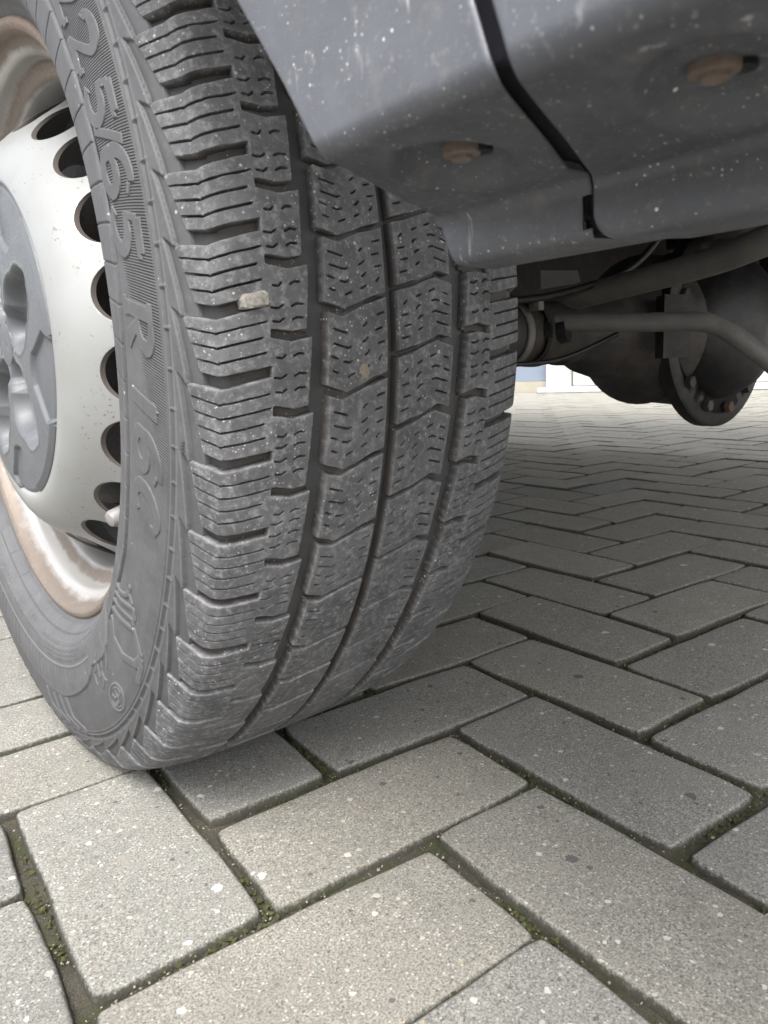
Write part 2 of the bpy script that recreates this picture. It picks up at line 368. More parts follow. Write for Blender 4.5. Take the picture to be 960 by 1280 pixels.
def paver_mesh(seed, fine=True):
    rs = np.random.RandomState(seed)
    nx, ny = (40, 20) if fine else (1, 1)
    e = .0042                                   # worn edge radius
    if fine:
        xs = np.concatenate([[-BL / 2, -BL / 2 + .0012, -BL / 2 + .003, -BL / 2 + e], np.linspace(-BL / 2 + e, BL / 2 - e, nx)[1:-1], [BL / 2 - e, BL / 2 - .003, BL / 2 - .0012, BL / 2]])
        ys = np.concatenate([[-BW / 2, -BW / 2 + .0012, -BW / 2 + .003, -BW / 2 + e], np.linspace(-BW / 2 + e, BW / 2 - e, ny)[1:-1], [BW / 2 - e, BW / 2 - .003, BW / 2 - .0012, BW / 2]])
    X, Y = np.meshgrid(xs, ys, indexing='ij')
    ex = BL / 2 - np.abs(X); ey = BW / 2 - np.abs(Y)
    def fall(d): k = np.clip(1 - d / e, 0, 1); return 1 - np.sqrt(np.maximum(0, 1 - k ** 2.2))
    dd = np.minimum(np.hypot(np.minimum(ex - e, 0), np.minimum(ey - e, 0)), e)
    Z = -.0048 * (1 - np.sqrt(np.maximum(0, 1 - (dd / e) ** 2.2)))
    # wavy outline and slightly dished, uneven top
    ph = rs.rand(8) * 6.28
    wob = lambda t, k: .0011 * (np.sin(t * 37 + ph[k]) + .6 * np.sin(t * 83 + ph[k + 1]))
    sx = np.clip(np.abs(X) / (BL / 2), 0, 1) ** 6; sy = np.clip(np.abs(Y) / (BW / 2), 0, 1) ** 6
    wob_k = .6
    Xn = X + wob_k * np.sign(X) * sx * wob(Y + .3, 0) - np.sign(X) * .0028 * sy * sx
    Yn = Y + wob_k * np.sign(Y) * sy * wob(X + .1, 2) - np.sign(Y) * .0028 * sx * sy + .0011 * (np.sin(X * 14 + ph[6]))
    Z = Z + .0006 * (np.sin(X * 31 + ph[4]) * np.sin(Y * 47 + ph[5])) + rs.randn(*X.shape) * .00006
    edge = np.clip(dd / e, 0, 1) ** 1.1
    edge = np.maximum(edge, .45 * np.exp(-np.minimum(ex, ey) / .006))
    n0, n1 = X.shape
    V = np.stack([Xn, Yn, Z], -1).reshape(-1, 3); idx = np.arange(n0 * n1).reshape(n0, n1)
    F = np.stack([idx[:-1, :-1], idx[1:, :-1], idx[1:, 1:], idx[:-1, 1:]], -1).reshape(-1, 4)
    loop = np.concatenate([idx[:, 0], idx[-1, 1:], idx[-2::-1, -1], idx[0, -2:0:-1]])
    Vb = V[loop].copy(); Vb[:, 2] = -.055; nb = len(V)
    k = np.arange(len(loop)); F2 = np.stack([loop, nb + k, nb + (k + 1) % len(loop), loop[(k + 1) % len(loop)]], -1)
    return mesh_np('paver', np.concatenate([V, Vb]), np.concatenate([F, F2]), True, {'edge': np.concatenate([edge.ravel(), np.ones(len(Vb))])})
pav_meshes = [paver_mesh(s) for s in range(6)]
for me in pav_meshes: me.materials.append(M_PAV)
def low_paver():
    e = .004; prof = [(0, -.05), (0, -.004), (.0012, -.0012), (e, 0)]
    V = []; F = []
    for (i, z) in prof:
        V += [(-BL / 2 + i, -BW / 2 + i, z), (BL / 2 - i, -BW / 2 + i, z), (BL / 2 - i, BW / 2 - i, z), (-BL / 2 + i, BW / 2 - i, z)]
    for k in range(3):
        for a in range(4): F.append((k * 4 + a, k * 4 + (a + 1) % 4, k * 4 + 4 + (a + 1) % 4, k * 4 + 4 + a))
    F.append((12, 13, 14, 15)); return np.array(V), np.array(F), np.array([1] * 8 + [.8] * 4 + [.0] * 4)
def camview(w):
    d = Vector((w[0], w[1], 0)) - CAM; z = d.dot(RZ); 
    return z, (abs(d.dot(RX) / max(z, 1e-3)) < .62 and -.5 < d.dot(RY) / max(z, 1e-3) < .80 and z > .05)
def rank(w):
    z, v = camview(w); d = math.hypot(w[0] - CAM.x, w[1] - CAM.y); return (d if v else d * 2.2 + .6)
blocks.sort(key=rank)
pavement = None
# joint bed: fine near the camera
def joint_bed():
    def grid(x0, x1, y0, y1, st):
        xs = np.arange(x0, x1 + st / 2, st); ys = np.arange(y0, y1 + st / 2, st)
        return np.meshgrid(xs, ys, indexing='ij')
    X, Y = grid(-1.0, 1.6, -1.3, 1.5, .0065)
    Z = -.0066 + .0018 * (np.sin(X * 61 + 2 * np.sin(Y * 37)) * np.sin(Y * 53 + 1.7 * np.sin(X * 41))) + RS.randn(*X.shape) * .0011
    Z = np.minimum(Z, -.0034)
    n0, n1 = X.shape; idx = np.arange(n0 * n1).reshape(n0, n1)
    V = np.stack([X, Y, Z], -1).reshape(-1, 3); F = np.stack([idx[:-1, :-1], idx[1:, :-1], idx[1:, 1:], idx[:-1, 1:]], -1).reshape(-1, 4)
    # outer skirt of the bed
    nb = len(V); x0, x1, y0, y1 = X[0, 0], X[-1, 0], Y[0, 0], Y[0, -1]
    o = [(-6, -6, -.010), (9, -6, -.010), (9, 9, -.010), (-6, 9, -.010), (x0, y0, -.010), (x1, y0, -.010), (x1, y1, -.010), (x0, y1, -.010)]
    F2 = [(nb, nb + 1, nb + 5, nb + 4), (nb + 1, nb + 2, nb + 6, nb + 5), (nb + 2, nb + 3, nb + 7, nb + 6), (nb + 3, nb, nb + 4, nb + 7)]
    return mesh_np('pavement', np.concatenate([V, np.array(o)]), np.concatenate([F, np.array(F2)]), True)
pavement = link('pavement', joint_bed(), M_JOINT)
tag(pavement, 'herringbone pavement of grey concrete blocks with mossy sand joints', None, None, 'structure')
LV, LF, LE = low_paver(); rv = []; rf = []; re_ = []
for k, (x, y, a) in enumerate(blocks):
    dz = RS.randn() * .0007; tx, ty = RS.randn(2) * .0035
    if k < 285:
        o = link('paver', pav_meshes[k % 6], None, pavement, (x, y, dz)); o.rotation_euler = (tx, ty, a + RS.randn() * .004 + (PI if RS.rand() < .5 else 0))
    else:
        c, s = math.cos(a), math.sin(a); Rm = np.array([[c, -s, 0], [s, c, 0], [0, 0, 1]])
        rf.append(LF + len(rv) * 16); rv.append(LV @ Rm.T + [x, y, dz]); re_.append(LE)
o = link('paver', mesh_np('far_pavers', np.concatenate(rv), np.concatenate(rf), False, {'edge': np.concatenate(re_)}), M_PAV, pavement); o['kind'] = 'stuff'

# grit grains and moss tufts lying in the joints
def in_joint(x, y):
    for (bx, by, a) in near_blocks:
        dx, dy = x - bx, y - by; c, s = math.cos(a), math.sin(a)
        if abs(dx * c + dy * s) < BL / 2 - .0035 and abs(-dx * s + dy * c) < BW / 2 - .0035: return False
    return True
near_blocks = [b for b in blocks[:60]]
def scatter(name, count, size, material, label, cat, zoff=-.004, clump=None):
    V = []; F = []; tries = 0; n = 0
    base = np.array([(1, 0, 0), (0, 1, 0), (-1, 0, 0), (0, -1, 0), (0, 0, 1), (0, 0, -1)], float)
    bf = np.array([(0, 1, 4), (1, 2, 4), (2, 3, 4), (3, 0, 4), (1, 0, 5), (2, 1, 5), (3, 2, 5), (0, 3, 5)])
    while n < count and tries < count * 40:
        tries += 1
        b = near_blocks[RS.randint(min(len(near_blocks), 46))]; a = b[2]
        side = RS.randint(4)
        lx = RS.uniform(-.5, .5) * BL if side < 2 else (1 if side == 2 else -1) * (BL / 2 + RS.uniform(-.002, .005))
        ly = RS.uniform(-.5, .5) * BW if side >= 2 else (1 if side == 0 else -1) * (BW / 2 + RS.uniform(-.002, .005))
        x = b[0] + lx * math.cos(a) - ly * math.sin(a); y = b[1] + lx * math.sin(a) + ly * math.cos(a)
        if clump is not None and math.sin(x * 31 + 1.3) * math.sin(y * 27 + .4) + .5 * math.sin(x * 90) * math.sin(y * 71) < clump: continue
        s = size * (.5 + RS.rand() ** 2 * 1.6); sc = s * (.6 + RS.rand(3) * .8)
        q, _ = np.linalg.qr(RS.randn(3, 3))
        V.append((base * sc * (1 + RS.randn(6, 1) * .15)) @ q.T + [x, y, zoff + RS.uniform(-.0015, .0015)]); F.append(bf + n * 6); n += 1
    o = link(name, mesh_np(name, np.concatenate(V), np.concatenate(F), False), material); tag(o, label, cat, None, 'stuff'); return o
scatter('grit', 5000, .00050, M_GRIT, 'pale sand and grit grains lying in the joints between the pavers', 'grit', -.0050)
scatter('moss', 14000, .0010, M_MOSS, 'green moss growing in patches in the joints between the pavers', 'moss', -.0054, .05)

# ------------------------------------------------------------------ the van
van = empty('van', (0, 0, 0))
tag(van, 'parked van with dark grey side skirt, worn winter tyre and silver steel wheel', 'van')
H = .337; R0 = 349.5
# tyre profile: lateral position s (mm), radius r (mm), from the outer bead over the crown to the inner bead
half = [(0, 349.5), (20, 349.4), (40, 348.9), (60, 348.0), (78, 345.8), (92, 342.6), (97.5, 340.2), (101.2, 336.6), (103.6, 332.4), (106, 328), (108.2, 323.6), (110.6, 317), (113.4, 308), (115.3, 298), (116.6, 284), (116.6, 268), (115.6, 256), (114.6, 249), (113.4, 244), (110.8, 239.5), (106, 234), (99, 228), (93.2, 221)]
hs_, hr_ = np.array(half).T; hq = np.concatenate([[0], np.cumsum(np.hypot(np.diff(hs_), np.diff(hr_)))])
qf = np.linspace(0, hq[-1], 1400); fs = np.interp(qf, hq, hs_); fr = np.interp(qf, hq, hr_)
ker = np.hanning(25); ker /= ker.sum()
def smo(a):
    p = np.concatenate([2 * a[0] - a[12:0:-1], a, 2 * a[-1] - a[-2:-14:-1]]); return np.convolve(p, ker, 'valid')
fs, fr = smo(fs), smo(fr); fs[0] = 0
tns, tnr = np.gradient(fs, qf), np.gradient(fr, qf); ln = np.hypot(tns, tnr); tns /= ln; tnr /= ln
QMAX = qf[-1]
def prof(u):                       # u signed arc from the crown, negative = outer side
    a = np.abs(u); sg = np.where(u < 0, -1.0, 1.0)
    s = np.interp(a, qf, fs); r = np.interp(a, qf, fr); ts = np.interp(a, qf, tns); tr = np.interp(a, qf, tnr)
    return sg * s, r, sg * (-tr), ts   # s, r, normal_s, normal_r
def u_of_s(s): return np.sign(s) * np.interp(abs(s), fs[:900], qf[:900])
_side = slice(np.argmax(fs > 100), None)
def u_of_r(r): return -np.interp(-r, -fr[_side], qf[_side])
def tyre_pos(u, t, h):             # mm -> metres, wheel-centred
    s, r, ns, nr = prof(u); th = -t / R0; rr = r + h * nr
    return np.stack([(s + h * ns) / 1000, -rr * np.cos(th) / 1000, rr * np.sin(th) / 1000], -1)
def patch(name, us, ws, hf, shift=None, umap=None, rot=False, floor=-6.9, uv=False):
    U, W = np.meshgrid(us, ws, indexing='ij')
    h, dep, edg = hf(U, W)
    T = W + (shift(U) if shift is not None else 0)
    Um = umap(U) if umap is not None else U
    if rot: T = -T
    V = tyre_pos(Um, T, h).reshape(-1, 3)
    n0, n1 = U.shape; idx = np.arange(n0 * n1).reshape(n0, n1)
    F = np.stack([idx[:-1, :-1], idx[1:, :-1], idx[1:, 1:], idx[:-1, 1:]], -1)
    hm = np.maximum.reduce([h[:-1, :-1], h[1:, :-1], h[1:, 1:], h[:-1, 1:]])
    F = F[hm > floor + .02].reshape(-1, 4)
    P = V[F]; nrm = np.cross(P[:, 1] - P[:, 0], P[:, 2] - P[:, 0]).mean(0); c = V.mean(0)
    if np.dot(nrm, [0 if abs(c[0]) < .09 else np.sign(c[0]) * .3, c[1], c[2]]) < 0: F = F[:, ::-1]
    used = np.unique(F); rm = np.full(len(V), -1); rm[used] = np.arange(len(used))
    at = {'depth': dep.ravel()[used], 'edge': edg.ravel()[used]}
    return mesh_np(name, V[used], rm[F], True, at)
DEEP = -7.0
def combine(solids, U, W):
    """solids = signed margins (mm, positive inside rubber); returns margin min"""
    m = solids[0]
    for s in solids[1:]: m = np.minimum(m, s)
    return m
PL, PS = 41.2, 33.2
def outer_cell(P, long_):
    uk = u_of_s(-101.2); u78 = u_of_s(-78.3)
    def shift(U): return np.interp(U, [u_of_r(318), u_of_s(-108.2), uk, u_of_s(-79), 0], [1.2, 2.2, 5.3, 0, 0])
    ts = P / PL
    sip = [10.3, 17.3, 24.2, 31.2] if long_ else [9.6, 16.6, 23.8]
    def hf(U, W):
        s, r, _, _ = prof(U)
        # lateral slot at both ends of the cell
        hw = np.interp(U, [u_of_r(318), u_of_s(-108.2), u_of_s(-105.5), uk, u78], [5.0, 3.2, 2.9, 2.9, 2.3])
        dend = np.minimum(W, P - W)
        slot = np.where(U < u78, dend - hw, np.hypot(np.maximum(U - u78, 0), np.maximum(hw - dend, 0)) + np.where(dend > hw, dend - hw, 0))
        slot = np.where((U >= u78), np.maximum(U - u78, dend - 2.3), slot)
        ph = W / P
        # outer edge of the block, on the sidewall
        uo = np.interp(ph, [0, .06, .10, .93, 1], [u_of_r(325), u_of_r(323), u_of_r(320.0), u_of_r(328.0), u_of_r(330)])
        outer = (U - uo) * .95
        # inner edge beside the main groove (saw-tooth)
        fr_ = np.mod(ph - .455, 1.0)
        ie = u_of_s(-56.3) - 3.2 * fr_
        inner = ie - U
        # notch from the groove
        n = seg_d(U, W, [(u_of_s(-76.6), .458 * P), (u_of_s(-67.3), .502 * P), (u_of_s(-50), .415 * P)], [2.2 * ts, 2.0, 1.5])
        n = np.maximum(n, u_of_s(-77.6) - U)    # square inner end
        m = combine([slot, outer, inner, n], U, W)
        hb = DEEP * (1 - sstep((m + .1) / .55))
        hb = np.where(m > .5, 0, hb)
        # depth of notch shallower at its closed end, slots run out at the side
        fl = np.interp(U, [u_of_r(318), u_of_s(-108), u_of_s(-104), u_of_s(-98), u78], [-4.2, -5.0, -6.2, -7.0, -7.0])
        h = np.maximum(hb, np.where(outer < .4, DEEP, fl) if True else hb)
        h = np.where((n < .5) & (inner > 1) & (U > u_of_s(-77.6)), np.maximum(hb, -4.8), h)
        h = np.where((slot < .5) & (U > u_of_s(-98)) & (U < u78 + 1), np.maximum(hb, -5.6), h)
        # worn, rounded rim of the block
        h = h - .22 * np.exp(-np.maximum(m - .5, 0) / .5) * (m > .2)
        edge = np.exp(-np.maximum(m - .4, 0) / .7) * (m > .15)
        dep = sstep((-h - .8) / 2.5)
        # long sipes
        for i, sp in enumerate(sip):
            sA = [-108.4, -108.2, -107.7, -106.9][i] if long_ else [-108.4, -108.1, -107.4][i]
            sB = [-79.6, -79.2, -82.5, -82.0][i] if long_ else [-79.4, -81.8, -80.4][i]
            cen = sp + .22 * np.exp(-((U - uk) / 1.0) ** 2) + .06 * np.sin(U * .5 + i)
            d = np.maximum(np.abs(W - cen) - .33, np.maximum(u_of_s(sA) - U, U - u_of_s(sB)))
            k = 1 - sstep((d + .1) / .35)
            h = np.where(m > .3, np.minimum(h, h * (1 - k) - 3.0 * k), h); dep = np.maximum(dep, k)
        # short zig-zag sipes
        rows = [.07, .235, .765, .90] if long_ else [.10, .29, .80]
        for i, rw in enumerate(rows):
            w0 = rw * P; sh = [0, .5, 1.0, .3][i]
            z1 = [(-77 + sh * 1.6, w0), (-73.7 + sh, w0 + .4), (-71.1, w0 - 1.1)]; z2 = [(-66.8, w0 - .6), (-64.4, w0 - 1.8), (-61.3 - sh * .8, w0 - 1.6)]
            for z in (z1, z2):
                d = seg_d(U, W, [(u_of_s(a), b) for a, b in z]) - .34
                k = 1 - sstep((d + .1) / .35)
                h = np.where(m > .3, np.minimum(h, h * (1 - k) - 2.2 * k), h); dep = np.maximum(dep, k * .9)
        h = np.where(np.isclose(W, 0) | np.isclose(W, P), np.where(m > .5, 0 * h, h), h)
        return h, dep, edge
    return hf, shift
def centre_cell(P):
    a0, a1 = u_of_s(-50.4), u_of_s(-10.8)
    def shift(U): return np.interp(U, [u_of_s(-50), u_of_s(-38.3), u_of_s(-24), u_of_s(-11.6)], [0, 3.5, -2.5, -6.3])
    sips = [[(-44.8, 11.2), (-37.4, 13.5)], [(-44.6, 18.4), (-36.7, 20.7), (-34.9, 20.1)], [(-46, 24.7), (-42.8, 25.8)], [(-39.1, 27.4), (-36.6, 27.9), (-34.8, 27.4)],
            [(-45.4, 31.7), (-42.7, 32.8)], [(-36.6, 34.7), (-33.2, 33.4)], [(-27, 9.9), (-25.2, 8.5)], [(-18.3, 4.4), (-14.5, 3.3)], [(-27.7, 17.7), (-26.2, 17.2), (-24.9, 15.8)],
            [(-19.4, 11.8), (-15.6, 10.9)], [(-26.2, 24.2), (-25, 23.6), (-24, 22.1)], [(-18, 18.6), (-14.6, 17.8)], [(-17.7, 26.8), (-16, 24.9)], [(-27, 31), (-24.5, 29.8)]]
    def hf(U, W):
        hw = np.interp(U, [u_of_s(-50), u_of_s(-40), u_of_s(-37.5), u_of_s(-26), u_of_s(-21), u_of_s(-11)], [2.2, 1.8, 1.2, .9, 1.5, 1.2])
        dend = np.minimum(W, P - W) - hw
        ph = np.clip(W / P, 0, 1)
        left = U - (u_of_s(-47.6) - 2.2 * ph); right = u_of_s(-11.6) - U
        m = combine([dend, left, right], U, W)
        hb = np.where(m > .5, 0, DEEP * (1 - sstep((m + .1) / .55)))
        sh = np.interp(U, [u_of_s(-50), u_of_s(-41), u_of_s(-38), u_of_s(-26), u_of_s(-21), u_of_s(-11)], [-6.5, -5, -2.6, -2.4, -4.5, -6])
        h = np.where((dend < .5) & (left > .5) & (right > .5), np.maximum(hb, sh), hb)
        h = h - .22 * np.exp(-np.maximum(m - .5, 0) / .5) * (m > .2)
        edge = np.exp(-np.maximum(m - .4, 0) / .6) * (m > .15)
        dep = sstep((-h - .8) / 2.5)
        T = W + shift(U)
        for z in sips:
            d = seg_d(U, T, [(u_of_s(a), b) for a, b in z]) - .36
            k = 1 - sstep((d + .1) / .35)
            h = np.where(m > .3, np.minimum(h, h * (1 - k) - 2.4 * k), h); dep = np.maximum(dep, k)
        return h, dep, edge
    return hf, shift
def rng(a, b, st): n = max(2, int(round(abs(b - a) / st)) + 1); return np.linspace(a, b, n)
GU = .46; GW = .36
protos = {}
for key, P, lg in (('L', PL, True), ('S', PS, False)):
    hf, sh = outer_cell(P, lg); us = rng(u_of_r(318.6), u_of_s(-55.5), GU); ws = rng(0, P, GW)
    protos['o' + key] = patch('tread_block', us, ws, hf, sh)
    umi = lambda U: -np.interp(U, [u_of_r(315), u_of_s(-103), u_of_s(-78.3), u_of_s(-56.3)], [u_of_r(315), u_of_s(-103), u_of_s(-66.5), u_of_s(-44.0)])
    protos['i' + key] = patch('tread_block', us[::1], ws, hf, sh, umi, True)
hf, sh = centre_cell(41.0); us = rng(u_of_s(-51), u_of_s(-10.9), GU); ws = rng(0, 41.0, GW)
protos['c'] = patch('tread_block', us, ws, hf, sh)
umr = lambda U: np.interp(-U, [-u_of_s(-11.6), -u_of_s(-38.3), -u_of_s(-49.8)], [u_of_s(-5.0), u_of_s(23.3), u_of_s(35.6)])
protos['r'] = patch('tread_block', us, ws, hf, sh, umr, True)
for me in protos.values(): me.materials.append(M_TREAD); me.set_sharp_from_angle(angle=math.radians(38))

# slot positions round the tyre (degrees above the axle, on the camera side), the seen ones as in the photograph
seen = [27.9, 22.3, 16.7, 11.0, 5.5, 0.0, -5.3, -11.95, -18.6, -25.1, -31.2, -37.2]
th = list(seen); pat = [5.5, 6.7, 5.5, 5.5, 6.7, 6.7]; k = 0
while th[-1] > -360 + 27.9 + 9.5: th.append(th[-1] - pat[k % 6]); k += 1
rest = th[len(seen) - 1:]; fac = (-360 + 27.9 - rest[0]) / (rest[-1] - rest[0]) 
th = seen + [rest[0] + (x - rest[0]) * fac for x in rest[1:]]
Tsl = [-math.radians(a) * R0 for a in th]      # increasing t; last == first + full turn
FULL = 2 * PI * R0
# outer surface features of the sidewall use the same pitches
TS = np.array(Tsl[:-1])

def cell_frac(T):
    """index and fraction of the pitch that T (mm) lies in"""
    Tm = np.mod(T - TS[0], FULL) + TS[0]
    ext = np.append(TS, TS[0] + FULL); i = np.clip(np.searchsorted(ext, Tm, 'right') - 1, 0, len(TS) - 1)
    return i, (Tm - ext[i]) / (ext[i + 1] - ext[i])
HASH = RS.rand(4000)
def sidewall_h(U, T):
    s, r, _, _ = prof(U); out = U < 0
    deg = np.degrees(-T / R0); h = np.zeros_like(U); dep = np.zeros_like(U); edge = np.zeros_like(U); hatch = np.zeros_like(U)
    # tread zone floor
    au = np.abs(U); fl = np.interp(au, [0, -u_of_s(-98), -u_of_s(-104), -u_of_s(-108), -u_of_r(318), -u_of_r(312.5)], [-6.6, -6.6, -5.6, -4.2, -2.6, 0])
    tz = au < -u_of_r(312.6)
    h = np.where(tz, fl, h); dep = np.where(tz, .75, dep)
    # wedge-shaped recesses that run down from the shoulder blocks
    i, f = cell_frac(T)
    side = (r < 329) & (r > 313) & (au > 90)
    rid = np.zeros_like(U); rec = np.zeros_like(U); dl = np.zeros_like(U)
    for df in (-1, 0):
        g = f - df - (0 if df else 0) if df == 0 else f + 1
        L1 = 314.6 + 6.2 * np.clip(g / 1.15, 0, 1.0) ** .9; L2 = np.where(g < .17, 314.6 + 6.0 * np.clip(g / .17, 0, 1), 345)
        inside = np.minimum(np.minimum(r - L1, L2 - r), g * 10)
        ok = (g > -.02) & (g < 1.16)
        rec = np.where(ok, np.maximum(rec, sstep((inside + .1) / .7)), rec)
        dl = np.where(ok & (inside > 0), np.maximum(dl, np.exp(-np.maximum(r - L1, 0) / 1.4)), dl)
        rid = np.where(ok, np.maximum(rid, np.exp(-((r - L1 + .7) / .5) ** 2)), rid)
    rec = np.maximum(rec, sstep((r - 320.2) / .7))
    slope = np.clip((r - 314) / 12, 0, 1)
    hz = (-.1 + .2 * rid) * (1 - rec) + rec * (-1.1 - .5 * slope - 1.2 * dl)
    h = np.where(side, hz, h); dep = np.where(side, rec * (.30 + .6 * dl), dep); edge = np.where(side, rid * .6 * (1 - rec), edge)
    # rails with nubs
    rail = (r <= 313.6) & (r > 306) & (au > 90)
    x = np.where(rail, r, 0)
    rl = -.9 * sstep((1.3 - np.abs(x - 310.6)) / .5)
    nub = (np.abs(np.mod(deg, 3.45) - 1.7) < .10) & (np.abs(r - 310.8) < 2.2) & rail
    ln_ = -.9 * np.exp(-((x - 307.2) / .4) ** 2)
    h = np.where(rail, rl + ln_, h); h = np.where(nub, .35, h); dep = np.where(rail, -(rl + ln_) * .6, dep); edge = np.where(rail & (np.abs(np.abs(x - 310.6) - 2.1) < .5), .5, edge)
    # text band
    rg = np.interp(deg, [-45, -36, -30, -20, -10, -2, 8, 18, 28, 60, 90], [259, 259.5, 263, 262.6, 263.3, 266.5, 272.0, 271.5, 270.5, 269, 266])
    band = (r <= 306) & (r > rg) & (au > 90) & out
    fade = np.clip((deg + 26) / 6, 0, 1)
    inner_limit = np.interp(deg, [-26, -15, -8, 0, 8, 14], [300, 296, 288, 280, 273, 268])
    hatch = np.where(band & (deg > -26) & (deg < 85) & (r < 305.2), fade * sstep((r - inner_limit) / 5), 0)
    h = np.where(band, -.35, h)
    # bead-side ring with short oblique cuts
    inr = (au > 90) & (r <= rg + .5)
    gm = sstep((rg + .3 - r) / .9) * sstep((r - rg + 3.6) / .9) * inr
    ring = (r <= rg - 3.0) & (r > 236) & (au > 90)
    up = inr * sstep((rg - 2.9 - r) / .9) * sstep((r - 236) / .8)
    rdg = .45 * np.exp(-((r - rg + 4.9) / .9) ** 2)
    h = np.where(inr & (r > 235.5), -.35 * sstep((r - rg + .3) / .8) - 1.5 * gm + up * (.28 + .35 * rdg), h); dep = np.where(inr & (r > 235.5), .75 * gm, dep); edge = np.where(inr, .8 * rdg, edge)
    tick = ring & (np.abs(np.mod(deg + (r - 250) * .075, 4.35) - 2.2) < .10) & (r > 240)
    h = np.where(tick, -.5, h); dep = np.where(tick, 1, dep)
    lg = (r < 238) & (r > 236.6) & (au > 90); h = np.where(lg, -.2, h); dep = np.where(lg, .7, dep)
    # lower part: smooth raised apron with small moulded data text and a ruled outer border
    w = np.minimum(-45 - deg, deg + 132)
    ro = np.interp(-deg, [45, 49, 52, 59.5, 61, 64, 72, 81, 112, 126, 132], [250, 264, 267, 262.5, 267, 271.5, 276.5, 281, 281, 270, 252])
    inp = (w > 0) & (r < ro) & (r > 226) & out & (au > 90)
    pl = 1.0 * sstep((ro - r) / .8)
    h = np.where(inp, pl, h); dep = np.where(inp, 0, dep); edge = np.where(inp, .22 + .5 * (ro - r < 1.5), edge)
    smooth_ = (w > 0) & out & (au > 90) & (r >= ro) & (r < 306) ; h = np.where(smooth_, -.5, h); dep = np.where(smooth_ & (deg < -58) & (deg > -80), .28, np.where(smooth_, .1, dep))
    r2 = inp & (np.abs(r - 233) < .45) & (deg < -52); h = np.where(r2, pl - .6, h); dep = np.where(r2, .9, dep)
    rr = inp & (np.abs(r - 255.5) < .9) & (deg < -60); h = np.where(rr, pl + .5, h); edge = np.where(rr, .9, edge)
    tk = inp & (r > 257.5) & (r < ro - 1) & (deg < -62) & (np.abs(np.mod(deg, 2.3) - .9) < .10); h = np.where(tk, pl - .5, h); dep = np.where(tk, .8, dep)
    tk = inp & (r > 226) & (r < 232.5) & (np.abs(np.mod(deg + (r - 234) * .12, 8.5) - 3) < .12); h = np.where(tk, pl - .5, h); dep = np.where(tk, .8, dep)
    for (ra, rb, da, db, sd_, cw) in ((238.6, 241.2, -58, -79, 0, .55), (238.6, 241.2, -81, -93, 500, .55), (242.6, 244.9, -66, -90, 900, .52), (246.2, 248.4, -69, -90, 1800, .52), (249.6, 251.6, -71, -88, 2700, .55), (245.8, 251.4, -60.5, -64.5, 3100, .85), (245.4, 251.4, -65.5, -70, 3300, .8), (236.8, 239.2, -97, -113, 300, .6), (242.8, 245.0, -95, -120, 700, .55), (237, 240, -116, -128, 2100, .8)):
        ci = np.floor(-deg / cw).astype(int); sub = np.floor(np.mod(-deg / cw, 1) * 4).astype(int); rw = np.clip(np.floor((r - ra) / (rb - ra) * 3), 0, 2).astype(int)
        on = (HASH[(np.abs(ci) * 13 + sub * 5 + rw * 3 + sd_) % 4000] > .42) & (sub < 3) & (HASH[(np.abs(ci) * 7 + sd_) % 4000] > .13)
        msk = inp & (r > ra) & (r < rb) & (deg < da) & (deg > db) & on
        h = np.where(msk, pl + .35, h); dep = np.where(msk, .6, dep)
    # moulded ornament of curved strokes with hooked ends, as polylines in (radius, angle)
    A2 = 285 * math.pi / 180; px_, py_ = -deg * A2, r
    strokes = [([(253.8, -36.7), (262.5, -36.5), (270, -35.4), (273.6, -34.4), (274.4, -33.0)], 1.9), ([(273.6, -34), (280.4, -34.6)], 1.6),
      ([(255, -38.4), (266.6, -37.3), (282.9, -35.1), (285.8, -36.1)], 1.9), ([(256.7, -39.8), (265.8, -39.0), (284, -36.8), (286, -37.6)], 1.7),
      ([(258, -41.6), (272.5, -39.9), (288.3, -37.8), (299.1, -39.8)], 2.1), ([(260.1, -43.4), (269.3, -45.2), (283.9, -44.6), (297.1, -42.4), (300.2, -40.6)], 3.0), ([(299.2, -40.5), (302.2, -41.4), (303.9, -44.6)], 2.2),
      ([(282.1, -79.3), (298.4, -78.2), (305.4, -73.9)], 2.8), ([(284, -83.0), (299, -82.0), (305.4, -77.5)], 2.2), ([(286, -87), (300, -86.2), (305.4, -82)], 2.2), ([(286, -91.2), (300, -90.4), (305.4, -86)], 2.2)]
    sel = out & (au > 90) & (deg < -30) & (deg > -95)
    for pts, wd in strokes:
        d_ = np.where(sel, seg_d(px_, py_, [(-b * A2, a) for a, b in pts]), 9)
        m_ = d_ < wd; h = np.where(m_, np.where(d_ < wd - .5, .55, .3) + np.where(inp, .9, 0), h); edge = np.where(m_ & (d_ > wd - 1.0), .5, np.where(m_, .12, edge)); dep = np.where(m_, 0, dep); dep = np.where((d_ >= wd) & (d_ < wd + .9) & sel, .65, dep)
    # round ornament beside it
    rx = px_ - 53.2 * A2; ry = r - 294.5; rd = np.hypot(rx * .62, ry); sel = sel & (deg < -44) & (deg > -68)
    def orn(m_):
        nonlocal h, edge
        h = np.where(m_ & sel, .3 + np.where(inp, .9, 0), h); edge = np.where(m_ & sel, .7, edge)
    orn(np.abs(rd - 8.6) < .8); orn((np.abs(rd - 6.3) < .5) & (np.sin(np.arctan2(ry, rx) * 2) > -.2))
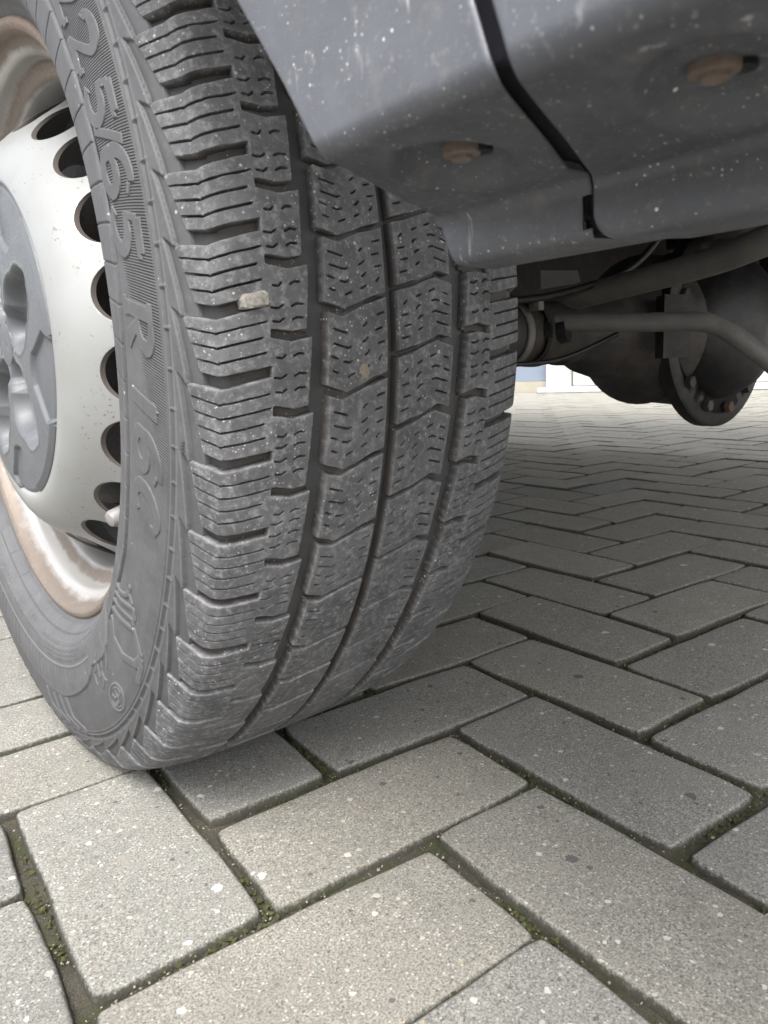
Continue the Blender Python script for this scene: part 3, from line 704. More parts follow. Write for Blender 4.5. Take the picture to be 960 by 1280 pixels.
    for (px, py, a_, ln2) in ((-1, 2, .5, 4), (2, -2, -.5, 4), (-3, -3, 1.2, 3), (3.5, 2.5, .1, 2.5), (8, -18, 2.2, 5), (14, -16, .5, 6), (17, -26, 1.4, 5), (-6, -24, .7, 6), (4, -30, 1.1, 6), (24, -29, .4, 5), (30, -22, 1.7, 4), (-14, -30, .3, 5), (-12, -38, 1.4, 4), (10, -36, .2, 5)):
        d_ = seg_d(rx, ry, [(px - ln2 * math.cos(a_), py - ln2 * math.sin(a_)), (px + 1, py + 1.6), (px + ln2 * math.cos(a_), py + ln2 * math.sin(a_))])
        orn(d_ < .75)
    return h, dep, edge, hatch
def carcass():
    qo = rng(-QMAX, u_of_s(-104), .58); qi = np.concatenate([rng(u_of_s(-104), u_of_s(-96), 2.5)[1:], rng(u_of_s(-96), u_of_s(96), 9)[1:], rng(u_of_s(96), QMAX, 4)[1:]])
    us = np.concatenate([qo, qi]); f0, f1 = -math.radians(78) * R0, math.radians(136) * R0
    ts = np.concatenate([rng(f0, f1, .75), rng(f1, f0 + FULL, 6)[1:-1]])
    U, T = np.meshgrid(us, ts, indexing='ij'); h, dep, edge, hatch = sidewall_h(U, T)
    V = tyre_pos(U, T, h).reshape(-1, 3)
    n0, n1 = U.shape; idx = np.arange(n0 * n1).reshape(n0, n1); ix = np.concatenate([idx, idx[:, :1]], 1)
    F = np.stack([ix[:-1, :-1], ix[:-1, 1:], ix[1:, 1:], ix[1:, :-1]], -1).reshape(-1, 4)
    s, r, _, _ = prof(U)
    uv = np.stack([T.ravel() / 1000, r.ravel() / 1000], -1)
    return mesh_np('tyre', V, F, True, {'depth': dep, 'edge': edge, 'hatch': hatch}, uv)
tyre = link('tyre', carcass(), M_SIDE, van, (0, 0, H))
tyre['label'] = 'worn black winter tyre with blocky sipe-cut tread'
def put(me, t, sc):
    o = link('tread_block', me, None, tyre); o.rotation_euler = (t / R0, 0, 0); o.scale = (1, 1, sc); return o
CLs = {0: None}
cl_seen = {-67.1: -65.0, -33.5: -32.0, 0.0: 2.1, 32.3: 42.3, 72.9: 82.3, 113.5: 123.6, 153.1: 161.0, 190.3: 201.0}
def cl_of(T):
    for a, b in cl_seen.items():
        if abs(T - a) < 1.2: return b
    return T + 7.0
CLT = [cl_of(T) for T in Tsl[:-1]]; CLT.append(CLT[0] + FULL)
n = len(Tsl) - 1
# proto meshes start at w=0 (angle 0): scale acts in the local frame, so build them centred by rotation only
for i in range(n):
    T0, T1 = Tsl[i], Tsl[i + 1]; P = T1 - T0; kk = 'L' if P > 37 else 'S'; bp = PL if kk == 'L' else PS
    put(protos['o' + kk], T0, P / bp)
    o = put(protos['i' + kk], T1 - 3.0, P / bp)
    C0, C1 = CLT[i], CLT[i + 1]; put(protos['c'], C0, (C1 - C0) / 41.0)
    R_0, R_1 = T0 + .68 * P, T1 + .68 * (Tsl[(i + 1) % n + 1] - Tsl[(i + 1) % n]); put(protos['r'], R_1 - 1.0, (R_1 - R_0) / 41.0)

# raised size marking on the sidewall: strokes in a 0..1 box (x along the writing, y outward), half widths in mm
GH = 31.0
def flat_stroke(X, Y, pts, wid):
    """like seg_d but with square-cut ends"""
    D = seg_d(X, Y, pts, wid)
    for (a, b), w in (((0, 1), wid[0]), ((-1, -2), wid[-1])):
        dx, dy = pts[a][0] - pts[b][0], pts[a][1] - pts[b][1]; l = math.hypot(dx, dy) or 1
        over = ((X - pts[a][0]) * dx + (Y - pts[a][1]) * dy) / l
        near = np.hypot(X - pts[a][0], Y - pts[a][1]) < w * 1.8
        D = np.where(near, np.maximum(D, over), D)
    return D
def glyph(ch):
    A = lambda cx, cy, rx, ry, a0, a1, n=14: [(cx + rx * math.cos(math.radians(a0 + (a1 - a0) * k / n)), cy + ry * math.sin(math.radians(a0 + (a1 - a0) * k / n))) for k in range(n + 1)]
    def W(pts, a, b=None, c=None):
        n = len(pts); b = a if b is None else b; c = a if c is None else c
        return [a + (b - a) * min(1, 2 * k / (n - 1)) if 2 * k < n else b + (c - b) * (2 * k / (n - 1) - 1) for k in range(n)]
    if ch == '2':
        p = A(.46, .74, .36, .21, 175, -20) + [(.68, .52), (.36, .22), (.12, .07)]
        return [(p, W(p, 1.9, 4.2, 2.4)), ([(.1, .07), (.5, .10), (.92, .07)], [2.4, 3.4, 2.6]), ([(.93, .06), (.97, .26)], [2.2, 1.8]), ([(.12, .76), (.16, .70)], [3.6, 3.6])]
    if ch == '5':
        p = [(.24, .52)] + A(.44, .31, .40, .27, 118, -150)
        return [(p, W(p, 2.2, 4.4, 2.0)), ([(.22, .52), (.30, .92)], [2.0, 2.2]), ([(.28, .92), (.88, .92)], [3.4, 3.0]), ([(.90, .93), (.92, .82)], [2.2, 1.6]), ([(.12, .20), (.15, .16)], [3.4, 3.4])]
    if ch == '6':
        p = A(.62, .56, .50, .42, 78, 190) + A(.48, .32, .36, .25, 200, 300, 8)
        return [(p, W(p, 2.4, 4.2, 2.8)), (A(.49, .30, .34, .24, 140, -160), W(range(15), 2.4, 4.2, 2.6)), ([(.84, .88), (.80, .80)], [3.0, 3.0])]
    if ch == '/': return [([(.30, .04), (.62, .97)], [2.8, 2.8])]
    if ch == 'R':
        return [([(.26, .05), (.26, .95)], [4.0, 4.0]), ([(.06, .05), (.44, .05)], [1.9, 1.9]), ([(.06, .95), (.5, .95)], [1.9, 1.9]), ([(.3, .94)] + A(.52, .72, .32, .22, 88, -88) + [(.3, .50)], W(range(17), 2.0, 4.2, 2.0)), ([(.48, .5), (.78, .12), (1.0, .05)], [2.6, 4.0, 1.9])]
    if ch == '1': return [([(.5, .05), (.5, .95)], [4.2, 4.2]), ([(.22, .05), (.80, .05)], [1.9, 1.9]), ([(.5, .94), (.24, .80)], [2.2, 1.5])]
    if ch == 'C':
        p = A(.54, .5, .42, .45, 48, 318)
        return [(p, W(p, 2.2, 4.6, 2.2)), ([(.86, .68), (.86, .92)], [2.2, 1.7])]
for ch, dc, w in (('2', 33.2, 27), ('2', 26.8, 27), ('5', 20.3, 26), ('/', 16.7, 16), ('6', 13.1, 27), ('5', 7.6, 27), ('R', -1.2, 28), ('1', -8.9, 15), ('6', -14.2, 26), ('C', -19.9, 24)):
    us = rng(u_of_r(268.5), u_of_r(303.0), .36); tc_ = -math.radians(dc) * R0
    sc_arc = R0 / 285.0
    ws = rng(tc_ - (w * .5 + 11) * sc_arc, tc_ + (w * .5 + 11) * sc_arc, .42)
    st = glyph(ch)
    def hf(U, Wd):
        s, r, _, _ = prof(U); y = (r - 270.3); slant = (y - GH / 2) * (.52 if ch == '/' else .30)
        x = (Wd - tc_) / sc_arc + w / 2 - slant
        m = np.full(U.shape, 1e9)
        for pts, wd in st: m = np.minimum(m, flat_stroke(x, y, [(a * w, b * (GH - 3) + 1.5) for a, b in pts], wd))
        m = -m
        h = -1.0 + 1.3 * sstep((m + .25) / .5); return np.where(m > .25, .3, h), .55 * (m < .1), .26 * np.exp(-np.abs(m - .45) / .35) * (m > .15)
    me = patch('raised_numeral' if ch.isdigit() else 'raised_character', us, ws, hf, None, None, False, -1.2)
    link('raised_numeral' if ch.isdigit() else ('raised_letter' if ch.isalpha() else 'raised_slash'), me, M_SIDE, tyre)
# small moulded letters near the shoulder
def small_text(txt, deg0, rr, size, name):
    cu = bpy.data.curves.new('t', 'FONT'); cu.body = txt; cu.size = size; cu.extrude = .35; cu.resolution_u = 2
    o = bpy.data.objects.new('t', cu); C.objects.link(o); bpy.context.view_layer.update()
    me = bpy.data.meshes.new_from_object(o); bpy.data.objects.remove(o)
    V = np.array([v.co[:] for v in me.vertices]); t = -math.radians(deg0) * R0 + V[:, 0] * R0 / rr
    P = tyre_pos(u_of_r(rr + V[:, 1]), t, np.where(V[:, 2] > 0, .5, -.8)); me.vertices.foreach_set('co', P.astype(np.float32).ravel()); me.name = name
    link(name, me, M_SIDE, tyre)
small_text('TWI', -11.2, 315.6, 3.2, 'raised_letter')

# wheel rim
def lathe_np(name, prof_pts, n, attrs=None, th0=0):
    P = np.array(prof_pts, float); a = np.linspace(0, 2 * PI, n, endpoint=False)
    V = np.stack([np.repeat(P[:, 0], n), -np.repeat(P[:, 1], n) * np.tile(np.cos(a), len(P)), np.repeat(P[:, 1], n) * np.tile(np.sin(a), len(P))], -1) / 1000
    idx = np.arange(len(P) * n).reshape(len(P), n); ix = np.concatenate([idx, idx[:, :1]], 1)
    F = np.stack([ix[:-1, :-1], ix[:-1, 1:], ix[1:, 1:], ix[1:, :-1]], -1).reshape(-1, 4)
    return V, F
rp = [(-90, 222.5), (-93.5, 223.2), (-96.2, 221.5), (-96.8, 218), (-94.5, 214.6), (-91, 212.6), (-87, 211), (-83.5, 208), (-81.6, 204.5), (-79, 202.4), (-74, 201.2), (-70, 200), (-67.5, 196), (-65.5, 191), (-62.5, 188), (-57, 186.6), (-45, 186), (-20, 184), (20, 182), (60, 186), (68, 196), (80, 202), (88, 210), (93, 221), (90, 222)]
rq = np.array(rp); tt = np.linspace(0, len(rq) - 1, (len(rq) - 1) * 4 + 1); rq2 = np.stack([np.interp(tt, range(len(rq)), rq[:, i]) for i in (0, 1)], -1)
rq2[1:-1] = (rq2[:-2] + 2 * rq2[1:-1] + rq2[2:]) / 4
V, F = lathe_np('wheel_rim', rq2, 200)
rr_ = np.repeat(rq2[:, 1], 200); ss_ = np.repeat(rq2[:, 0], 200)
rust = np.interp(ss_, [-97, -93, -88, -84, -80, -74, -69, -66, -62, -55], [.80, .66, .62, .42, -.1, -.05, .60, .66, .15, .02])
aa = np.tile(np.linspace(0, 360, 200, endpoint=False), len(rq2))
rust = rust + .30 * np.exp(-((aa - 312) / 8) ** 2) * (ss_ < -84) + .35 * np.exp(-((aa - 60) / 28) ** 2) * (ss_ < -60)
rim = link('wheel_rim', mesh_np('wheel_rim', V, F, True, {'rust': rust}), M_RIM, van, (0, 0, H))
# steel disc with 20 ventilation holes: one sector repeated
dp = np.array([(0, -84), (60, -88), (95, -94), (108, -100), (114, -105), (118.5, -110.2), (122, -110.8), (130, -109.5), (140, -104), (147, -97.5), (153, -91), (160, -82.5), (166, -75), (172, -66), (178, -56), (182, -46), (184.6, -36), (185.4, -26)], float)
dpr, dps = dp.T
_rr = np.linspace(0, 185.4, 400); _ss = np.interp(_rr, dpr, dps); kk_ = np.hanning(17); kk_ /= kk_.sum(); _ss = np.concatenate([_ss[:8], np.convolve(_ss, kk_, 'valid'), _ss[-8:]])
def dsurf(r, a, off=0): return np.stack([(np.interp(r, _rr, _ss) + off) / 1000, -r * np.cos(a) / 1000, r * np.sin(a) / 1000], -1)
def disc_mesh():
    NH = 20; sa = 2 * PI / NH; rin, rout = 149.0, 181.0; V = []; F = []; chip = []; off = 0
    def add(P, Fc, c):
        nonlocal off
        V.append(P); F.append(np.array(Fc) + off); chip.append(np.full(len(P), 0.) + c); off += len(P)
    # inner and outer rings
    for r0, r1, nr in ((0.5, 149.0, 40), (181.0, 185.4, 4)):
        rs_ = np.linspace(r0, r1, nr); n = NH * 8; a = np.arange(n) * 2 * PI / n - sa / 2
        A_, R_ = np.meshgrid(a, rs_, indexing='xy'); P = dsurf(R_.ravel(), A_.ravel()); idx = np.arange(nr * n).reshape(nr, n); ix = np.concatenate([idx, idx[:, :1]], 1)
        add(P, np.stack([ix[:-1, :-1], ix[:-1, 1:], ix[1:, 1:], ix[1:, :-1]], -1).reshape(-1, 4), np.clip(np.repeat(rs_, n) - 140, 0, 9) / 9 * .5)
    # sectors
    nb = 48
    for k in range(NH):
        ac = math.radians(5.5) + k * sa - sa * 0; ac = k * sa
        th_ = np.arange(nb) * 2 * PI / nb + PI / 4
        # boundary (square in (angle, r)) with 12 points per side; hole ellipse in same order
        q = []; 
        for i in range(nb):
            s_ = i // 12; f = (i % 12) / 12
            q.append([(1 - 2 * f, 1), (-1, 1 - 2 * f), (-1 + 2 * f, -1), (1, -1 + 2 * f)][s_])
        q = np.array(q, float); Bd = np.stack([q[:, 0] * sa / 2, (rin + rout) / 2 + q[:, 1] * (rout - rin) / 2], -1)
        hr_c = 165.6; Ho = np.stack([np.cos(th_) * math.radians(6.9), hr_c + np.sin(th_) * 13.4], -1)
        rings = [Ho * (1 - f) + Bd * f for f in (0, .04, .12, .3, .55, .8, 1)]
        # rounded lip turning inward at the hole
        
        allr = [Ho, Ho, Ho] + rings; offs = [3.6, 2.2, .4, .1, 0, 0, 0, 0, 0, 0]
        P = np.concatenate([dsurf(g_[:, 1], g_[:, 0] + ac, o_) for g_, o_ in zip(allr, offs)])
        idx = np.arange(len(allr) * nb).reshape(len(allr), nb); ix = np.concatenate([idx, idx[:, :1]], 1)
        cc = np.repeat([3, 3, 2.2, 1, .9, .8, .6, .4, .3, .3], nb)
        add(P, np.stack([ix[:-1, :-1], ix[1:, :-1], ix[1:, 1:], ix[:-1, 1:]], -1).reshape(-1, 4), cc)
    V = np.concatenate(V); F = np.concatenate(F); chip_ = np.concatenate(chip)
    me = mesh_np('wheel_disc', V, F, True, {'chip': chip_})
    bm = bmesh.new(); bm.from_mesh(me); bmesh.ops.remove_doubles(bm, verts=bm.verts, dist=.00005); bmesh.ops.recalc_face_normals(bm, faces=bm.faces); bm.to_mesh(me); bm.free(); me.set_sharp_from_angle(angle=math.radians(40))
    return me
DISC_PHASE = math.radians(-9.8)   # a hole sits at this angle
disc = link('wheel_disc', disc_mesh(), M_DISC, van, (0, 0, H)); disc.rotation_euler = (-DISC_PHASE, 0, 0)
# brake drum behind the disc, dark
b = MB(); b.lathe([(-.05, .001), (-.052, .10), (-.05, .135), (-.035, .140), (.03, .140), (.03, .16), (.034, .16), (.034, .001)], 64)
drum = b.build('brake_drum', M_BLACK, van); drum.location = (0, 0, H)
# valve
vt = Vector((-.0830, 0, 0)); v_ = RX * ((139 - 480) / 933.5) + RY * ((649 - 640) / 933.5) + RZ; vp = CAM + v_ * ((-.083 - CAM.x) / v_.x) - Vector((0, 0, H))
vdir = Vector((-.80, vp.y * 1.6, vp.z * 1.6)).normalized()
b = MB(); b.tube([vp - vdir * .030, vp - vdir * .012], [.0042, .0042], 16); b.tube([vp - vdir * .013, vp - vdir * .012, vp - vdir * .001, vp + vdir * .0015, vp + vdir * .0025], [.0048, .0064, .0064, .0052, .002], 24)
valve = b.build('valve_stem', M_VALVE, rim)

# hub cap: moulded heightfield (x = outward relief)
def hub_cap():
    n = 430; g = np.linspace(-121, 121, n); Y, Z = np.meshgrid(g, g, indexing='ij'); r = np.hypot(Y, Z); a = np.degrees(np.arctan2(Z, -Y))
    x = np.interp(r, [0, 26, 31, 60, 92, 100, 114, 118.5, 120], [1.5, 2.5, 5, 6.5, 6, 5.8, 4.6, 2, 0])
    pk = np.zeros_like(x)
    for k in range(5):
        ac = 20 - 72 * k; rot = math.radians(ac); X1 = -Y * math.cos(rot) + Z * math.sin(rot); Y1 = Y * math.sin(rot) + Z * math.cos(rot)   # X1 radial
        d = seg_d(X1, Y1, [(34, 0), (55, 0), (75, 3), (90, 7)], [17, 27, 21, 8])
        pock = 1 - sstep((d + 9.0) / 10.5); pk = np.maximum(pk, pock); x = x - pock * 13.5; x = x + .35 * np.exp(-((d - 2.2) / 1.2) ** 2)
    for k in range(5):
        ac = -15.5 - 72 * k; da = (a - ac + 180) % 360 - 180; wv = 17 - .35 * np.abs(r - 108)
        m = np.minimum((wv - np.abs(da)) * r * .0175, r - (94 - 15 * np.cos(np.radians(np.clip(da, -17, 17) * 4.6))))
        x = x - 3.2 * sstep((m + 1.5) / 4.0) * (1 - pk) 
    x = np.maximum(x, -13)
    out = 119.5 - 3.0 * 0 - 1.6 * (np.cos(np.radians((a + 15.5) * 5)) > .25) 
    keep = r < out + 1.2
    rim_ = np.clip((r - out + .6) / 1.2, 0, 1); 
    X = (-.1085 * 1000 - x) * (1 - rim_) + rim_ * (-104)
    sc = np.where(r > out, out / np.maximum(r, 1), 1)
    V = np.stack([X, Y * sc, Z * sc], -1).reshape(-1, 3) / 1000; idx = np.arange(n * n).reshape(n, n)
    F = np.stack([idx[:-1, :-1], idx[1:, :-1], idx[1:, 1:], idx[:-1, 1:]], -1)
    kf = keep[:-1, :-1] & keep[1:, :-1] & keep[1:, 1:] & keep[:-1, 1:]; F = F[kf].reshape(-1, 4)
    used = np.unique(F); rm = np.full(len(V), -1); rm[used] = np.arange(len(used))
    return mesh_np('hub_cap', V[used], rm[F][:, ::-1], True)
cap = link('hub_cap', hub_cap(), M_CAP, van, (0, 0, H))
b = MB(); b.lathe([(-.1105, .001), (-.1115, .014), (-.111, .0165), (-.107, .0175)], 40); b.build('cap_centre', M_CAP, cap)

# stone wedged in a tread slot
stn = bmesh.new(); bmesh.ops.create_icosphere(stn, subdivisions=4, radius=1)
for v in stn.verts:
    p = v.co; q = [math.copysign(abs(c) ** .42, c) for c in p]; v.co = Vector(q) * (1 + .05 * math.sin(p.x * 9 + p.y * 5) + .04 * math.sin(p.z * 13 + p.x * 7))
me = bpy.data.meshes.new('stone'); stn.to_mesh(me); stn.free(); me.polygons.foreach_set('use_smooth', [True] * len(me.polygons))
stone = link('stone', me, M_STONE)
tp = tyre_pos(np.array(u_of_s(-84.6)), np.array(-.1), np.array(-1.6)); stone.location = (tp[0], tp[1], tp[2] + H); stone.scale = (.0068, .0042, .0034); stone.rotation_euler = (0, math.radians(-9), 0)
tag(stone, 'small pale angular stone wedged in a slot of the tyre tread', 'stone')
# dried speck of mud on the tread
mb = bmesh.new(); bmesh.ops.create_icosphere(mb, subdivisions=3, radius=1)
for v in mb.verts: v.co *= 1 + .25 * math.sin(v.co.x * 7 + v.co.z * 5) * math.sin(v.co.z * 9)
me = bpy.data.meshes.new('mud'); mb.to_mesh(me); mb.free(); me.polygons.foreach_set('use_smooth', [True] * len(me.polygons))
mud = link('mud_speck', me, simple('dry_mud', (.27, .235, .18), .9, 0, (.16, .14, .11), .8, 900, .8))
tp = tyre_pos(np.array(u_of_s(-27)), np.array(33.6), np.array(.0)); mud.location = (tp[0], tp[1], tp[2] + H); mud.scale = (.0030, .0004, .0040)
tag(mud, 'small tan speck of dried mud stuck on the middle tread row', 'mud speck')

# ------------------------------------------------------------------ side skirt (runs along the van towards and past the camera)
XO, XI, ZU, ZB = -.139, -.057, .3590, .3400
def skirt(ystart, yend, pockets=(), channel=False, ny=None, proud=0.0, notch=None, nm='side_skirt', mt=None, par=None):
    RC = .0055; sec = [(XO - .016, .62, 0), (XO - .014, .56, 0), (XO - .010, .49, 0), (XO - .006, .44, 0), (XO - .003, .405, 0), (XO - .001, .385, 0)]
    sec += [(XO - .0005 * f, ZU + RC + .016 * f, 0) for f in (1, .66, .33)]
    for k in range(11):
        a = k / 10 * PI / 2; sec.append((XO + RC - RC * math.cos(a), ZU + RC - RC * math.sin(a), 1 if k > 4 else 0))
    nu = 40
    for k in range(1, nu + 1):
        f = k / (nu + 1); x = XO + RC + f * (XI - .005 - XO - RC); sec.append((x, ZU - f * .0012, 2))
    for k in range(1, 7):
        a = k / 6 * PI / 2; sec.append((XI - .005 + .005 * math.sin(a), ZU - .0012 - .005 + .005 * math.cos(a), 3))
    sec += [(XI, ZB + .012, 3), (XI + .0003, ZB + .006, 3)]
    for k in range(1, 7):
        a = k / 6 * PI / 2; sec.append((XI + .0003 + .004 * (1 - math.cos(a)), ZB + .004 - .004 * math.sin(a), 3))
    sec += [(XI + .014, ZB + .0005, 3), (XI + .045, ZB + .003, 3)]
    sec = np.array(sec); L = abs(yend(XO, ZU) - ystart(XO, ZU))
    ny = ny or int(L / .0016); fy = np.linspace(0, 1, ny); fy = np.unique(np.concatenate([fy, [.0006 / L, .0014 / L, .0024 / L, .0036 / L]]))
    S_, Fy = np.meshgrid(np.arange(len(sec)), fy, indexing='ij'); X = sec[S_, 0].copy(); Z = sec[S_, 1].copy(); reg = sec[S_, 2]
    ang = np.clip((reg - 0), 0, 3)
    # local outward direction of the section
    tx = np.gradient(sec[:, 0]); tz = np.gradient(sec[:, 1]); l = np.hypot(tx, tz); nx_, nz_ = (tz / l)[S_], (-tx / l)[S_]
    Y = ystart(X, Z) + (yend(X, Z) - ystart(X, Z)) * Fy
    off = np.full_like(X, proud); D0 = (Y - yend(X, Z)) - np.interp(X, [XO, XI], [.0075, .011]) * 1.0
    e = np.clip(1 - Fy * L / .0018, 0, 1); off = off - (1 - np.sqrt(np.maximum(0, 1 - e ** 2))) * .0016
    if channel:
        d = (Y - yend(X, Z)); off = off - .0
    for (px, py, rx, ry, dep, rt) in pockets:
        c, s_ = math.cos(rt), math.sin(rt); dx, dy = X - px, Y - py
        d = np.sqrt(((dx * c + dy * s_) / rx) ** 2 + ((-dx * s_ + dy * c) / ry) ** 2)
        k = sstep((1.18 - d) / .45); off = off - np.where(reg >= 1.5, dep * k, 0) + np.where(reg >= 1.5, .0005 * np.exp(-((d - 1.22) / .10) ** 2), 0)
    ec = np.clip(1 - Fy * L / (.0045 if channel else .009), 0, 1); Z = np.where((reg == 3) & (Z < ZB + .009), Z + (1 - np.sqrt(np.maximum(0, 1 - ec ** 2))) * (.004 if channel else .0085) * np.clip((ZB + .009 - Z) / .009, 0, 1), Z)
    off = off + .00035 * np.sin(Y * 41 + X * 23) * np.sin(X * 67 + Z * 31)
    X = X - nx_ * off * -1 if False else X + (-1) * 0 + nx_ * off; Z = Z + nz_ * off
    n0, n1 = X.shape; V = np.stack([X, Y, Z], -1).reshape(-1, 3); idx = np.arange(n0 * n1).reshape(n0, n1)
    F = np.stack([idx[:-1, :-1], idx[1:, :-1], idx[1:, 1:], idx[:-1, 1:]], -1)
    if notch is not None:
        cx = (X[:-1, :-1] + X[1:, 1:]) / 2; cy = (Y[:-1, :-1] + Y[1:, 1:]) / 2; cz = (Z[:-1, :-1] + Z[1:, 1:]) / 2
        hole = notch(cx, cy, cz)
    if notch is not None: F = F[~hole]
    F = F.reshape(-1, 4)
    o = link(nm, mesh_np(nm, V, F, True), mt or M_SKIRT, par or van)
    md = o.modifiers.new('thick', 'SOLIDIFY'); md.thickness = .0007 if channel else .0028; md.offset = -1 if _outsign(V, F) > 0 else 1
    return o
def _outsign(V, F):
    # positive when the mesh normals of the underside look down
    f = F[len(F) // 2]; n = np.cross(V[f[1]] - V[f[0]], V[f[2]] - V[f[0]]); return -n[2] - n[0]
seam = lambda X, Z: -.545 + np.clip(X - XO, 0, .085) * .49 + np.clip(Z - ZU, 0, .3) * .32
endA = lambda X, Z: -.4785 + np.clip(X - XO, -.002, .14) * .53 + np.clip(Z - ZU, 0, .5) * .68 - np.clip(ZU - Z, 0, .02) * .35
gapw = lambda X: np.interp(X, [XO, XI - .012, XI - .004, XI], [.0048, .0062, .0014, .0010])
skA = skirt(endA, lambda X, Z: seam(X, Z) + gapw(X), pockets=((-.1000, -.4900, .024, .0150, .0058, .45),), channel=True, notch=lambda x, y, z: (x > XI - .0035) & (z > .3438) & (z < .3525) & (y < seam(x, z) + .0052))
farB = lambda X, Z: -.85 + 0 * X
skirt(lambda X, Z: seam(X, Z) + gapw(X) + .004, lambda X, Z: seam(X, Z) - .004, ny=14, proud=-.0035, nm='seam_shade_strip', mt=M_SEAM_SHADE, par=skA)  # black strip laid in the seam as its painted shade
skB = skirt(lambda X, Z: seam(X, Z) + .0004, lambda X, Z: seam(X, Z) - .16, pockets=((-.0970, -.5650, .026, .016, .0058, .35),), proud=.0012)
skC = skirt(lambda X, Z: seam(X, Z) - .1600, farB, ny=60, proud=.0012)
def bolt(x, y, z, r, parent, rt=0.4):
    b = MB(); b.lathe([(z + .004, r * 1.0), (z + .0008, r * 1.05), (z + .0002, r * .98), (z, r * .62), (z - .0010, r * .58), (z - .0013, r * .50), (z - .0006, r * .32), (z - .0004, .0003)], 36, 'Z', (x, y, 0))
    o = b.build('bolt', M_BOLT, parent)
    b = MB(); b.lathe([(z + .004, r * .62), (z + .0010, r * .62), (z + .0009, r * .0003)], 24, 'Z', (0, 0, 0))
    o2 = b.build('bolt_slot_shade', M_BLACK, o); o2.location = (x + .0055 * math.cos(-.75), y + .0055 * math.sin(-.75), -.0004)  # black disc painted in for the dark of the slot beside the bolt
    return o
bolt(-.0995, -.4915, ZU - .0004 + .0026, .0052, skA); bolt(-.0965, -.5625, ZU + .0018, .0052, skB)
# pale bar added for the white light in the gap between skirt pieces
b = MB(); b.box((XI + .016, -.505, .349), (.004, .05, .007), bevel=.001); b.build('gap_light_bar', M_RIM, van)

# ------------------------------------------------------------------ van body, underbody, axle
def side_panel(x, thick, name, arch=True):
    """body side with a wheel arch, as an extruded outline"""
    pts = [(-.85, .60)]
    if arch:
        pts += [(-.47, .60)]; n = 20
        a0 = math.asin((.60 - H) / .47)
        for k in range(n + 1):
            a = PI - a0 + (2 * a0 - PI) * k / n; pts.append((.47 * math.cos(a), H + .47 * math.sin(a)))
    pts += [(3.2, .60), (3.2, 2.3), (3.1, 2.42), (-.78, 2.42), (-.85, 2.3)]
    bm = bmesh.new(); A = [bm.verts.new((x, y, z)) for y, z in pts]; f = bm.faces.new(A)
    r = bmesh.ops.extrude_face_region(bm, geom=[f]); bmesh.ops.translate(bm, verts=[v for v in r['geom'] if isinstance(v, bmesh.types.BMVert)], vec=(thick, 0, 0))
    bmesh.ops.triangulate(bm, faces=[f for f in bm.faces if len(f.verts) > 4])
    m = MB(); m.bm.free(); m.bm = bm; return m.build(name, M_PANEL, van, smooth=False)
side_panel(XO - .018, .02, 'body_side'); side_panel(1.95, .02, 'body_side', True)
b = MB(); b.box((.90, 1.19, 2.41), (2.08, 4.02, .03)); b.box((.90, -.84, 1.5), (2.06, .02, 1.8)); b.box((.90, 3.19, 1.5), (2.06, .02, 1.8)); b.build('body_shell', M_PANEL, van, smooth=False)
b = MB(); b.box((.91, 1.17, .66), (2.04, 4.0, .05)); b.box((.30, 1.2, .585), (.08, 3.9, .11), bevel=.01); b.box((1.42, 1.2, .585), (.08, 3.9, .11), bevel=.01); b.box((.9, -.42, .575), (1.2, .07, .08), bevel=.01); b.build('underbody', M_BLACK, van, smooth=False)
# wheel housing
b = MB(); n = 24; rr = .46
ringA, ringB = [], []
for k in range(n + 1):
    a = math.radians(12 + 136 * k / n); ringA.append(b.bm.verts.new((XO, rr * math.cos(a), H + rr * math.sin(a)))); ringB.append(b.bm.verts.new((.17, rr * math.cos(a), H + rr * math.sin(a))))
for k in range(n): b.bm.faces.new((ringA[k], ringA[k + 1], ringB[k + 1], ringB[k]))
b.build('wheel_housing', M_BLACK, van, solid=.004)

def ray_pt(px, py, z):
    v = RX * ((px - 480) / 933.5) + RY * ((py - 640) / 933.5) + RZ; return CAM + v * z
ax = MB()
ax.tube([(.115, 0, H), (.20, 0, H)], .045, 32); ax.tube([(.20, 0, H), (.72, 0, H)], .037, 32)
ax.tube([(.06, .0, H), (.115, 0, H)], .14, 48)
for x in (.205, .245): ax.tube([(x, 0, H), (x + .018, 0, H)], .043, 32)
axle = ax.build('axle_tube', M_UNDER, van)
# differential housing with bolted round cover towards the camera
DX = .845
b = MB(); b.lathe([(-.085, .001), (-.085, .128), (-.060, .128), (-.052, .118), (.02, .112), (.06, .09), (.10, .05), (.101, .001)], 56, 'Y', (DX, 0, H)); dif = b.build('differential', M_BLACK, van)
b = MB(); b.lathe([(-.062, .147), (-.080, .147), (-.083, .142), (-.083, .001)], 56, 'Y', (DX, -.002, H)); b.build('flange', M_BLACK, dif)
b = MB(); b.lathe([(-.084, .106), (-.100, .102), (-.125, .085), (-.142, .055), (-.150, .001)], 56, 'Y', (DX, 0, H)); b.build('cover', M_BLACK, dif)
for k in range(12):
    a = 2 * PI * (k + .3) / 12; c = (DX + .121 * math.cos(a), 0, H + .121 * math.sin(a)); b = MB()
    b.lathe([(-.082, .009), (-.0925, .009), (-.0935, .008), (-.0935, .0005)], 6, 'Y', c); b.build('bolt', M_RUSTY if k % 3 == 0 else M_UNDER, dif, smooth=False)
